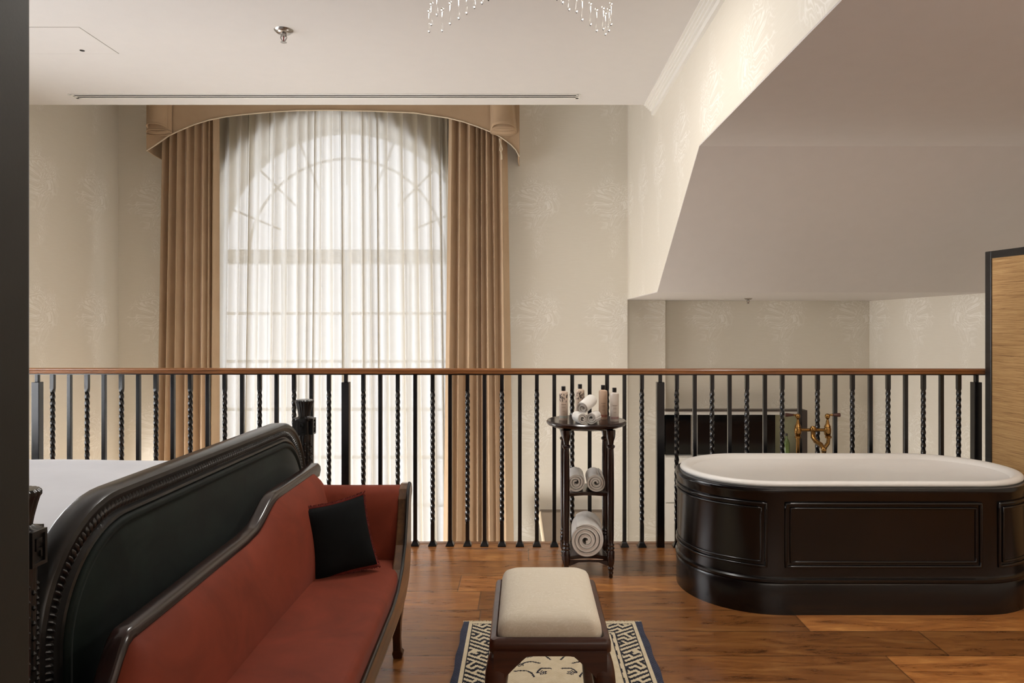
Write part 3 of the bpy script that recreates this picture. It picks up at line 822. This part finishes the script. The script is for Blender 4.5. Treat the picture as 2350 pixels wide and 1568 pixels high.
# key-fret tile drawn on the diagonal, 1 = dark line
TILE = ["1111111111111111",
        "0000000000000000",
        "0111110111110111",
        "0100000100000100",
        "0101111101011110",
        "0001000001010000",
        "1111011111011111",
        "0000000000000000",
        "1111111111111111",
        "0000000000000000",
        "1011111011111011",
        "1010000010000010",
        "1110101110101110",
        "0000101000101000",
        "1111101111101111",
        "0000000000000000"]
def fret(x, y):
    s_ = .0125
    u = (x*.82+y*.57)/s_; v_ = (-x*.57*1.0+y*.82)/s_
    return TILE[int(math.floor(v_)) % 16][int(math.floor(u)) % 16] == '1'
rcx = (rx0+rx1)/2; rcy = (ry0+ry1)/2
def seg_d(px, py, a, b_):
    ax, ay = a; bx, by = b_; dx, dy = bx-ax, by-ay; t_ = max(0, min(1, ((px-ax)*dx+(py-ay)*dy)/(dx*dx+dy*dy+1e-9)))
    return math.hypot(px-ax-t_*dx, py-ay-t_*dy)
# floral branches (mirrored), metres from the rug's centre line / far inner edge
branches = []
def curve(p0, p1, bend, n=6):
    out = []
    for i in range(n+1):
        u = i/n; x = p0[0]+(p1[0]-p0[0])*u; y = p0[1]+(p1[1]-p0[1])*u
        nx_, ny_ = -(p1[1]-p0[1]), p1[0]-p0[0]
        out.append((x+nx_*bend*math.sin(PI*u), y+ny_*bend*math.sin(PI*u)))
    return out
br0 = [((.02, -.115), (.085, -.06), .2), ((.085, -.06), (.15, -.10), .25), ((.05, -.09), (.04, -.05), .3), ((.10, -.065), (.06, -.02), -.3), ((.06, -.02), (.02, -.015), .3), ((.10, -.03), (.16, -.05), .25),
       ((.11, -.13), (.17, -.14), .2), ((.03, -.15), (.03, -.12), .2), ((.02, -.20), (.10, -.17), .3), ((.10, -.17), (.16, -.20), .3), ((.06, -.23), (.13, -.24), .25), ((.02, -.27), (.07, -.30), .3), ((.08, -.33), (.15, -.29), .3)]
for p0, p1, bd in br0: branches.append(curve(p0, p1, bd))
blos = [(.085, -.06, .016), (.055, -.02, .012), (.15, -.10, .014), (.04, -.155, .012), (.10, -.17, .016), (.13, -.24, .014), (.05, -.30, .015), (.15, -.045, .012)]
def rug_mat(i, j):
    x = rx0+(i+.5)*cs; y = ry0+(j+.5)*cs
    x += .0006*math.sin(y*90); d = min(x-rx0, rx1-x, ry1-y, y-ry0)
    dside = min(x-rx0, rx1-x); dend = min(ry1-y, y-ry0)
    dd = min(dside, dend+.018)
    if dside < .026: return 2
    if dd < .040: return 0
    if dd < .044: return 1
    if dd < .118: return 1 if fret(abs(x-rcx), y) else 0
    if dd < .123: return 1
    if dd < .136: return 0
    if dd < .141: return 1
    if dd < .150: return 0
    mx = abs(x-rcx); my = y-(ry1-.14)
    my2 = -((ry1-.14)-y) % -.38 if my < -.38 else my
    for k, br_ in enumerate(branches):
        for a, b_ in zip(br_[:-1], br_[1:]):
            if abs(mx-a[0]) > .06: continue
            if seg_d(mx, my2, a, b_) < .0038: return 1
    for (bx, by, br_) in blos:
        r = math.hypot(mx-bx, my2-by)
        if r < br_*1.1:
            th = math.atan2(my2-by, mx-bx)
            rr = br_*(.72+.28*math.cos(5*th))
            if r < br_*.28: return 2
            if abs(r-rr) < .0036: return 1
    return 0
rg = MB()
for j in range(NY+1):
    for i in range(NX+1):
        rg.v.append((rx0+i*cs+(.0025*math.sin(j*.11) if i in (0, NX) else 0), ry0+j*cs, .010+.0008*math.sin(i*1.9)*math.sin(j*1.7)))
for j in range(NY):
    for i in range(NX):
        a = j*(NX+1)+i; rg.f.append([a, a+1, a+NX+2, a+NX+1]); rg.m.append(rug_mat(i, j))
rugt = thing('rug', 'small cream and navy rug with fret border under the footstool', 'rug', (rcx, rcy, 0))
rg.build('pile', [M['rug_cream'], M['rug_navy'], M['rug_blue']], rugt)
MB().box(rx0+.002, rx1-.002, ry0, ry1, .001, .0055).build('backing', M['rug_blue'], rugt)
fr = MB(); rnd = random.Random(3)
for k in range(150):
    x = rx0+(rx1-rx0)*(k+.5)/150
    fr.tube([(x, ry1-.002, .009), (x+rnd.uniform(-.004, .004), ry1+.010, .007), (x+rnd.uniform(-.007, .007), ry1+rnd.uniform(.016, .026), .003)], [.0018, .0016, .0008], 5)
fo = fr.build('fringe', M['rug_cream'], rugt)

# ================================================================== BED
bed = thing('bed', 'dark carved bed with green velvet footboard facing the room', 'bed', (-1.9, 2.15, 0))
BY0, BY1 = 1.34, 2.95
def fb_loop(ins, x, ztop=.875, n=14):
    """closed outline in the y-z plane, rounded top corners"""
    y0 = BY0+.03+ins; y1 = BY1-.03-ins; zt_ = ztop-ins; r = max(.03, .26-ins*.6); pts = []
    z0 = .12+ins*.3
    pts.append((x, y0, z0))
    for i in range(6): pts.append((x, y0, z0+(zt_-r-z0)*(i+1)/6))
    for i in range(1, n+1):
        a = PI-PI/2*i/n; pts.append((x, y0+r+r*math.cos(a), zt_-r+r*math.sin(a)))
    for i in range(1, 20): pts.append((x, y0+r+(y1-y0-2*r)*i/20, zt_))
    for i in range(0, n+1):
        a = PI/2-PI/2*i/n; pts.append((x, y1-r+r*math.cos(a), zt_-r+r*math.sin(a)))
    for i in range(6): pts.append((x, y1, zt_-r-(zt_-r-z0)*(i+1)/6))
    return pts
XF = -.905
MB().loft([fb_loop(.0, XF-.055), fb_loop(-.003, XF-.05), fb_loop(-.003, XF-.012), fb_loop(.004, XF-.002), fb_loop(.014, XF), fb_loop(.022, XF-.006), fb_loop(.050, XF-.008), fb_loop(.054, XF+.002), fb_loop(.060, XF+.004), fb_loop(.066, XF), fb_loop(.070, XF-.012)], cap=True).build('footboard_frame', M['ebony'], bed, smooth=True)
MB().loft([fb_loop(.064, XF-.010), fb_loop(.068, XF+.008), fb_loop(.078, XF+.012), fb_loop(.082, XF+.006), fb_loop(.088, XF+.006), fb_loop(.10, XF+.014), fb_loop(.16, XF+.020), fb_loop(.25, XF+.022)], cap=True).build('footboard_panel', M['green'], bed, smooth='all')
# carved band of small leaf/dentil beads
cb = MB(); loop = fb_loop(.036, XF)
def resample(pts, step):
    out = []; acc = 0; last = Vector(pts[0])
    for a, b_ in zip(pts[:-1], pts[1:]):
        a = Vector(a); b_ = Vector(b_); L_ = (b_-a).length; t_ = (b_-a)/max(L_, 1e-9); d = step-acc
        while d <= L_: out.append((a+t_*d, t_)); d += step
        acc = (acc+L_) % step
    return out
for p, t_ in resample(loop, .0135):
    nrm = Vector((0, -t_.z, t_.y)); X_ = Vector((1, 0, 0))
    rings = []
    for (u, wd, hgt) in ((-.0115, .0028, .001), (-.006, .0050, .006), (.004, .0052, .007), (.0115, .0030, .001)):
        c = p+nrm*u+t_*(u*.35)
        rings.append([c-t_*wd+X_*-.008, c-t_*wd*.7+X_*(-.008+hgt*.8), c+X_*(-.008+hgt+.001), c+t_*wd*.7+X_*(-.008+hgt*.8), c+t_*wd+X_*-.008])
    cb.loft(rings, closed=True)
cb.build('carved_band', M['ebony'], bed, smooth=True)
def bedpost(y):
    x = -.925; c = (x, y, 0); zt_ = .937
    MB().lathe([(.030, 0), (.036, .03), (.028, .06), (.030, .10)], c, 24).build('foot', M['ebony'], p_bed, smooth=True)
    b = MB()
    b.lathe([(.031, .10), (.031, .79), (.033, .80), (.033, .85)], c, 60, flute=12, famp=.10)
    for k in range(46):   # beaded carving up the shaft
        z = .12+k*.0142
        for q in range(8):
            a = 2*PI*q/8+(k % 2)*PI/8
            b.lathe([(.001, -.005), (.0045, 0), (.001, .005)], (x+.0305*math.cos(a), y+.0305*math.sin(a), z), 6)
    b.build('post', M['ebony'], p_bed, smooth=True)
    q = MB()      # raised fret plaques on the four sides under the finial
    for (sx, sy) in ((1, 0), (-1, 0), (0, 1), (0, -1)):
        for (u0, u1, z0, z1, h_) in ((-.020, .020, .796, .862, .037), (-.020, .020, .855, .862, .042), (-.020, .020, .796, .803, .042), (-.020, -.014, .803, .855, .042), (.014, .020, .803, .855, .042), (-.008, .008, .842, .847, .041), (-.008, -.004, .824, .847, .041), (-.008, .008, .824, .829, .041), (.004, .008, .812, .829, .041)):
            if sx: a_, b_ = sorted((x+sx*.026, x+sx*h_)); q.box(a_, b_, y+u0, y+u1, z0, z1)
            else: a_, b_ = sorted((y+sy*.026, y+sy*h_)); q.box(x+u0, x+u1, a_, b_, z0, z1)
    q.build('carved_plaque', M['ebony'], p_bed)
    MB().lathe([(.034, .850), (.040, .856), (.040, .862), (.028, .866), (.0235, .870), (.026, .885), (.032, .910), (.0355, .922), (.0385, .926), (.0385, .933), (.034, zt_), (.001, zt_+.001)], c, 90, flute=18, famp=.09).build('finial', M['ebony'], p_bed, smooth=True)
p_bed = bed
bedpost(BY0); bedpost(BY1)
bed.rotation_euler = (0, 0, -.0248); bed.location.y += .024
MB().box(-2.95, -.96, BY1-.05, BY1-.01, .22, .40).box(-2.95, -.96, BY0+.01, BY0+.05, .22, .40).build('side_rail', M['ebony'], bed, bevel=.004)
MB().box(-2.95, -.985, BY0+.06, BY1-.06, .30, .56).build('mattress', M['sheet'], bed, bevel=.05, seg=4)
hb = MB().box(-3.05, -2.97, BY0, BY1, .1, 1.25).build('headboard', M['ebony'], bed, bevel=.01)
b = MB(); rows = []
for j in range(41):
    row = []
    y = BY0+.03+(BY1-BY0-.02)*j/40
    for i in range(61):
        x = -2.93+(1.92)*i/60
        e_ = min(1, min(j, 40-j)/2.5)
        z = .632-.07*(1-e_)**2+.004*math.sin(x*7+y*3)*e_+.003*math.sin(y*19+x*2)*e_
        row.append((x, y, z))
    rows.append(row)
b.loft(rows, closed=False, cap=False)
tag(b.build('bedspread', M['sheet'], None, smooth='all', solid=-.07), 'smooth white bedspread on the bed behind the green footboard', 'bedspread')

# ================================================================== SOFA
sofa = thing('sofa', 'rust upholstered sofa with dark wood frame backed against the footboard', 'sofa', (-.6, 1.9, 0))
def lerp_tab(tab, x):
    if x <= tab[0][0]: return tab[0][1]
    for (a, va), (b_, vb_) in zip(tab[:-1], tab[1:]):
        if x <= b_:
            u = (x-a)/(b_-a); u = u*u*(3-2*u); return va+(vb_-va)*u
    return tab[-1][1]
BK = [(1.02, .42), (1.25, .45), (1.36, .53), (1.46, .628), (2.06, .635), (2.12, .640), (2.33, .705), (2.78, .705)]
SY0, SY1 = 1.08, 2.66
def hz(y): return lerp_tab(BK, y)
# back top rail
rings = []
nb = 90
for i in range(nb+1):
    y = 1.10+(2.80-1.10)*i/nb; z = hz(y)
    rings.append([(-.838, y, z-.05), (-.838, y, z-.004), (-.834, y, z), (-.808, y, z), (-.803, y, z-.004), (-.797, y, z-.012), (-.795, y, z-.026), (-.80, y, z-.05)])
MB().loft(rings).build('back_rail', M['mahogany'], sofa, smooth=True)
MB().box(-.842, -.80, 1.12, 2.78, .16, .40).build('back_frame', M['mahogany_y'], sofa)
# upholstered back
rings = []
ZSE = .385
for i in range(nb+1):
    y = 1.13+(2.70-1.13)*i/nb; zt_ = hz(y)-.022; row = []
    far = max(0, (y-2.1)/.5)**1.0; far = min(1, far)
    for k in range(15):
        u = k/14; z = zt_+(ZSE-.04-zt_)*u
        x = -.792+(.075)*u+(.022+.014*far)*math.sin(PI*min(1, u*1.05))**.8+.012*math.sin(min(1, u*8)*PI/2)
        row.append((x, y, z))
    row += [(-.80, y, ZSE-.04), (-.80, y, zt_)]
    rings.append(row)
MB().loft(rings).build('back_upholstery', M['rust'], sofa, smooth=True)
def fx(y): return -.412-.030*max(0, (y-1.5)/1.2)
# seat
rings = []
ns = 60
for i in range(ns+1):
    y = SY0+(SY1-SY0)*i/ns; xe = fx(y); row = []
    crown = .012*math.sin(PI*i/ns)
    for u in (0, .06, .2, .4, .6, .75, .86):
        x = -.775+(xe-.012+.775)*u; row.append((x, y, ZSE+crown*.6+.006*math.sin(PI*u)))
    for a in (70, 45, 20, 0): row.append((xe-.030+.030*math.cos(math.radians(a)), y, ZSE-.030+.030*math.sin(math.radians(a))+crown*.5))
    row += [(xe, y, .335), (xe-.02, y, .32), (-.775, y, .32)]
    rings.append(row)
MB().loft(rings).build('seat', M['rust'], sofa, smooth=True)
# front frame: scrolled arm post flowing into the seat rail
up = [(1.06, .328), (1.8, .328), (2.30, .330), (2.42, .345), (2.52, .385), (2.59, .450), (2.63, .530), (2.655, .600), (2.68, .632), (2.71, .646)]
dn = [(2.745, .643), (2.765, .625), (2.765, .600), (2.745, .585), (2.735, .560), (2.735, .500), (2.735, .420), (2.72, .350), (2.68, .300), (2.60, .262), (2.50, .248), (2.2, .246), (1.06, .246)]
poly = up+dn
b = MB(); nP = len(poly)
v = [(fx(y)+.010, y, z) for y, z in poly]+[(fx(y)-.028, y, z) for y, z in poly]
b.add(v, [list(range(nP)), [nP+i for i in range(nP)][::-1]]+[[i, (i+1) % nP, nP+(i+1) % nP, nP+i] for i in range(nP)])
b.build('front_frame', M['sofa_wood'], sofa, bevel=.004)
MB().tube([(fx(y)+.007, y-.004, z+.003) for y, z in up], .006, 8).build('edge_bead', M['ebony'], sofa, smooth=True)
# far arm
rings = []
arm_in = [(2.615, .37), (2.620, .42), (2.635, .50), (2.650, .57), (2.668, .615), (2.69, .636), (2.715, .640), (2.735, .630), (2.745, .61), (2.735, .58), (2.72, .50), (2.715, .30), (2.62, .30)]
for i in range(13):
    x = -.80+(fx(2.65)-.026+.80)*i/12
    bow = .004*math.sin(PI*i/12)
    rings.append([(x, y-bow, z) for y, z in arm_in])
MB().loft(rings).build('arm', M['rust'], sofa, smooth=True)
for (x, y, dy) in ((-.475, 2.66, 1), (-.79, 2.72, 1), (-.475, 1.14, -1), (-.79, 1.14, -1)):
    rings = []
    for z, o_, w_ in ((0, .030, .016), (.02, .030, .020), (.035, .018, .015), (.08, .006, .014), (.15, -.004, .018), (.21, -.006, .026), (.26, -.006, .030)):
        rings.append([(x+w_*a, y+dy*o_+w_*b2, z) for a, b2 in ((-1, -1), (1, -1), (1, 1), (-1, 1))])
    MB().loft(rings).build('leg', M['mahogany_y'], sofa, bevel=.003)
    
# cushion
cu = thing('cushion', 'small dark square cushion with red fringe in the sofa corner', 'cushion', (-.63, 2.50, .52))
b = MB(); n = 20; S = .112
front_, back_ = [], []
def cush(u, v, side):
    u = u*.93
    e_ = (1-abs(u)**3)*(1-abs(v)**3); pinch = 1-.10*(1-abs(v)**2)*(abs(u)**4)
    pv = 1-.08*(1-abs(u)**2)*(abs(v)**4)
    return Vector((u*S*pinch, side*.045*max(0, e_)**.55, v*S*1.12*pv))
R_ = Matrix.Translation((-.637, 2.475, .512)) @ Matrix.Rotation(math.radians(18), 4, 'Z') @ Matrix.Rotation(math.radians(-16), 4, 'X') @ Matrix.Rotation(math.radians(-10), 4, 'Y')
for side in (-1, 1):
    b.loft([[R_ @ cush(-1+2*i/n, -1+2*j/n, side) for i in range(n+1)] for j in range(n+1)], closed=False, cap=False)
b.build('cover', M['teal_velvet'], cu, smooth='all')
rnd = random.Random(5)
edge = [(-1+2*i/60, 1) for i in range(61)]+[(1, 1-2*i/60) for i in range(61)]+[(1-2*i/60, -1) for i in range(61)]+[(-1, -1+2*i/60) for i in range(61)]
fr = MB()
fr.tube([R_ @ cush(u, v, 1) for u, v in edge[:-1]], .0055, 6, loop=True)
for u, v in edge:
    for q in range(3):
        p0 = cush(u, v, 1); d = Vector((u if abs(u) > .999 else 0, rnd.uniform(-.5, .5), v if abs(v) > .999 else 0)); d += Vector((rnd.uniform(-.3, .3), 0, rnd.uniform(-.3, .3)))
        fr.tube([R_ @ p0, R_ @ (p0+d*.008)], [.0022, .0012], 4)
fr.build('fringe', M['fringe'], cu)

# ================================================================== SCREEN
sc = thing('folding_screen', 'tall black framed screen covered in woven grasscloth beside bathtub', 'screen', (2.55, 3.7, 0))
p0 = Vector((PX(2266, 3.96), 3.96)); p1 = Vector((PX(2266, 3.96)+.075, 3.42)); HS = 1.645
def scr_panel(p0, p1, H_):
    d = (p1-p0); Lp = d.length; d.normalize(); nrm = Vector((-d.y, d.x))
    def bx(a0, a1, z0, z1, th, mat, name):
        v = []
        for z in (z0, z1):
            for (a, s_) in ((a0, -1), (a1, -1), (a1, 1), (a0, 1)):
                p = p0+d*a+nrm*s_*th/2; v.append((p.x, p.y, z))
        return MB().add(v, [(0, 3, 2, 1), (4, 5, 6, 7), (0, 1, 5, 4), (1, 2, 6, 5), (2, 3, 7, 6), (3, 0, 4, 7)]).build(name, mat, sc, bevel=.003)
    bx(0, .042, 0.02, H_, .03, M['ebony'], 'frame_stile'); bx(Lp-.042, Lp, .02, H_, .03, M['ebony'], 'frame_stile')
    bx(.042, Lp-.042, H_-.04, H_, .03, M['ebony'], 'frame_rail'); bx(.042, Lp-.042, .02, .08, .03, M['ebony'], 'frame_rail')
    bx(.04, Lp-.04, .075, H_-.036, .016, M['grass'], 'grasscloth_panel')
scr_panel(p0, p1, HS)
p2 = p1+Vector((.35, -.40)); scr_panel(p1+Vector((.004, -.006)), p2, HS)

# ================================================================== LOWER ROOM
cabx0, cabx1, DC = PX(1527, 6.62), PX(1853, 6.62), 6.62
cb_ = thing('wall_cabinet_unit', 'white fitted cabinet with dark glass panels on wall beyond the railing', 'cabinet', ((cabx0+cabx1)/2, DC, ZF))
zt_ = PZ(942, DC)
MB().box(cabx0, cabx1, DC+.02, D3-.001, ZF, PZ(1048, DC)).build('body', M['white_paint'], cb_)
MB().box(cabx0, cabx1, DC+.14, D3-.001, PZ(1048, DC), zt_-.01).build('back_panel', M['white_paint'], cb_)
for (a, b_) in ((1050, 1153), (1156, 1262), (1265, 1390)):
    for (xa, xb) in ((cabx0+.004, cabx0+.45), (cabx0+.456, cabx0+.90), (cabx0+.906, cabx1-.004)):
        MB().box(xa, xb, DC, DC+.02, PZ(b_, DC), PZ(a, DC)).build('drawer', M['white_paint'], cb_, bevel=.002)
MB().box(cabx0, cabx1, DC+.0, DC+.13, zt_-.012, zt_).box(cabx1-.045, cabx1, DC, DC+.13, PZ(1048, DC), zt_-.012).build('frame', M['bronze'], cb_, bevel=.002)
MB().box(cabx0, cabx1-.045, DC+.06, DC+.13, PZ(954, DC), zt_-.014).build('fascia', M['white_paint'], cb_)
for (a, b_) in ((1528, 1590), (1606, 1680), (1683, 1786)):
    MB().box(PX(a, DC), PX(b_, DC), DC+.08, DC+.095, PZ(1047, DC), PZ(955, DC)).build('glass_panel', M['dark_glass'], cb_)
MB().box(PX(1787, DC), cabx1-.046, DC+.12, DC+.135, PZ(1047, DC), PZ(955, DC)).build('niche_back', M['olive'], cb_)
c = P(1805, 1047.5, DC+.06)
bt2 = thing('green_bottle', 'green glass bottle standing in the niche of the wall cabinet', 'bottle', c)
MB().lathe([(.026, 0), (.028, .01), (.028, .12), (.020, .15), (.009, .17), (.009, .195)], c, 20).build('glass', M['green_glass'], bt2, smooth=True)
MB().lathe([(.010, .19), (.010, .212)], c, 14).build('stopper', M['black_plastic'], bt2, smooth=True)

ch = thing('taupe_shape', 'unidentified taupe shape below the balcony behind side table, built as high back chair', 'chair', (PX(1315, 6.2), 6.2, ZF))  # unclear taupe shape below the rail; its chair form is invented
xa, xb = PX(1238, 6.2), PX(1392, 6.2); zt2 = PZ(1175, 6.2)
poly = [(xa, zt2), (xb, zt2), (xb-.20, zt2-1.45), (xa+.20, zt2-1.45)]
MB().prism(poly, 'y', 6.2, 6.29).build('backrest', M['taupe'], ch, bevel=.012)
MB().tube([(xa-.001, 6.21, zt2), (xa+.199, 6.21, zt2-1.45)], .016, 10).build('piping', M['drape_edge'], ch, smooth=True)  # pale strip along the left edge, part of the invented chair form
MB().box(xa+.13, xb-.13, 5.72, 6.26, ZF+.30, zt2-1.42).build('seat', M['taupe'], ch, bevel=.03, seg=3)
for x in (xa+.16, xb-.16):
    for y in (5.76, 6.22): MB().box(x-.02, x+.02, y-.02, y+.02, ZF, ZF+.31).build('leg', M['mahogany'], ch)

# ================================================================== CHANDELIER
DCH = 2.60; cx_ = PX(1193, DCH)
cht = thing('chandelier', 'crystal chandelier with hanging glass drops at top of view', 'chandelier', (cx_, DCH, ZC))
MB().tube([(cx_, DCH, ZC), (cx_, DCH, ZC-.30)], .006, 10).build('stem', M['chrome'], cht, smooth=True)
MB().lathe([(.05, 0), (.045, -.02), (.012, -.03)], (cx_, DCH, ZC), 24).build('canopy', M['chrome'], cht, smooth=True)
MB().lathe([(.010, .06), (.03, .03), (.045, 0), (.03, -.03), (.015, -.05), (.004, -.055)], (cx_, DCH, ZC-.30), 24).build('hub', M['crystal'], cht, smooth=True)
def drop(px, ytip, d=0, ln=54, two=False):
    D = DCH+d; tip = P(px, ytip, D); s_ = D/F
    prof = [(.0005, 0), (.0046, .006), (.0050, .010), (.0034, .020), (.0019, .034), (.0018, ln*s_*.8), (.003, ln*s_*.86), (.001, ln*s_*.9)]
    MB().lathe(prof, tip, 10).build('crystal_drop', M['crystal'], cht, smooth=True)
    b = MB().lathe([(.0006, -.006), (.0052, -.003), (.0062, 0), (.0052, .003), (.0006, .006)], tip+Vector((0, 0, ln*s_*.9+.006)), 10)
    b.build('crystal_bead', M['crystal'], cht, smooth=True)
    return tip
tabL = [(985, 76, 0), (990, 60, .03), (1003, 38, .01), (1015, 74, -.02), (1033, 58, .02), (1053, 46, -.01), (1071, 34, .01), (1089, 21, 0), (1106, 11, 0), (1121, 3, 0)]
tabR = [(1402, 60, 0), (1397, 74, .02), (1389, 82, -.02), (1384, 70, .03), (1369, 74, 0), (1355, 60, -.01), (1336, 49, .02), (1323, 31, 0), (1306, 26, -.01), (1291, 10, .01), (1278, 2, 0)]
for tab, sx in ((tabL, -1), (tabR, 1)):
    for px, yt, d in tab: drop(px, yt, d)
# arms of the frame, carrying the drops; further arms sit higher, around the hub
for k, (az, r, dz) in enumerate(((0, .33, 0), (180, .33, 0), (50, .24, .10), (130, .24, .10), (230, .24, .10), (310, .24, .10))):
    a = math.radians(az); p_ = []
    for i in range(13):
        u = i/12; rr = r*u
        z = ZC-.28+.10*math.sin(PI*min(1, u*1.15))-.085*u**2+dz*u
        p_.append((cx_+rr*math.cos(a), DCH+rr*math.sin(a), z))
    MB().tube(p_, .005, 8).build('arm', M['chrome'], cht, smooth=True)
    e_ = p_[-1]
    MB().lathe([(.004, -.01), (.022, 0), (.028, .012), (.024, .014), (.010, .010), (.010, .07), (.004, .075)], e_, 16).build('candle_cup', M['crystal'], cht, smooth=True)
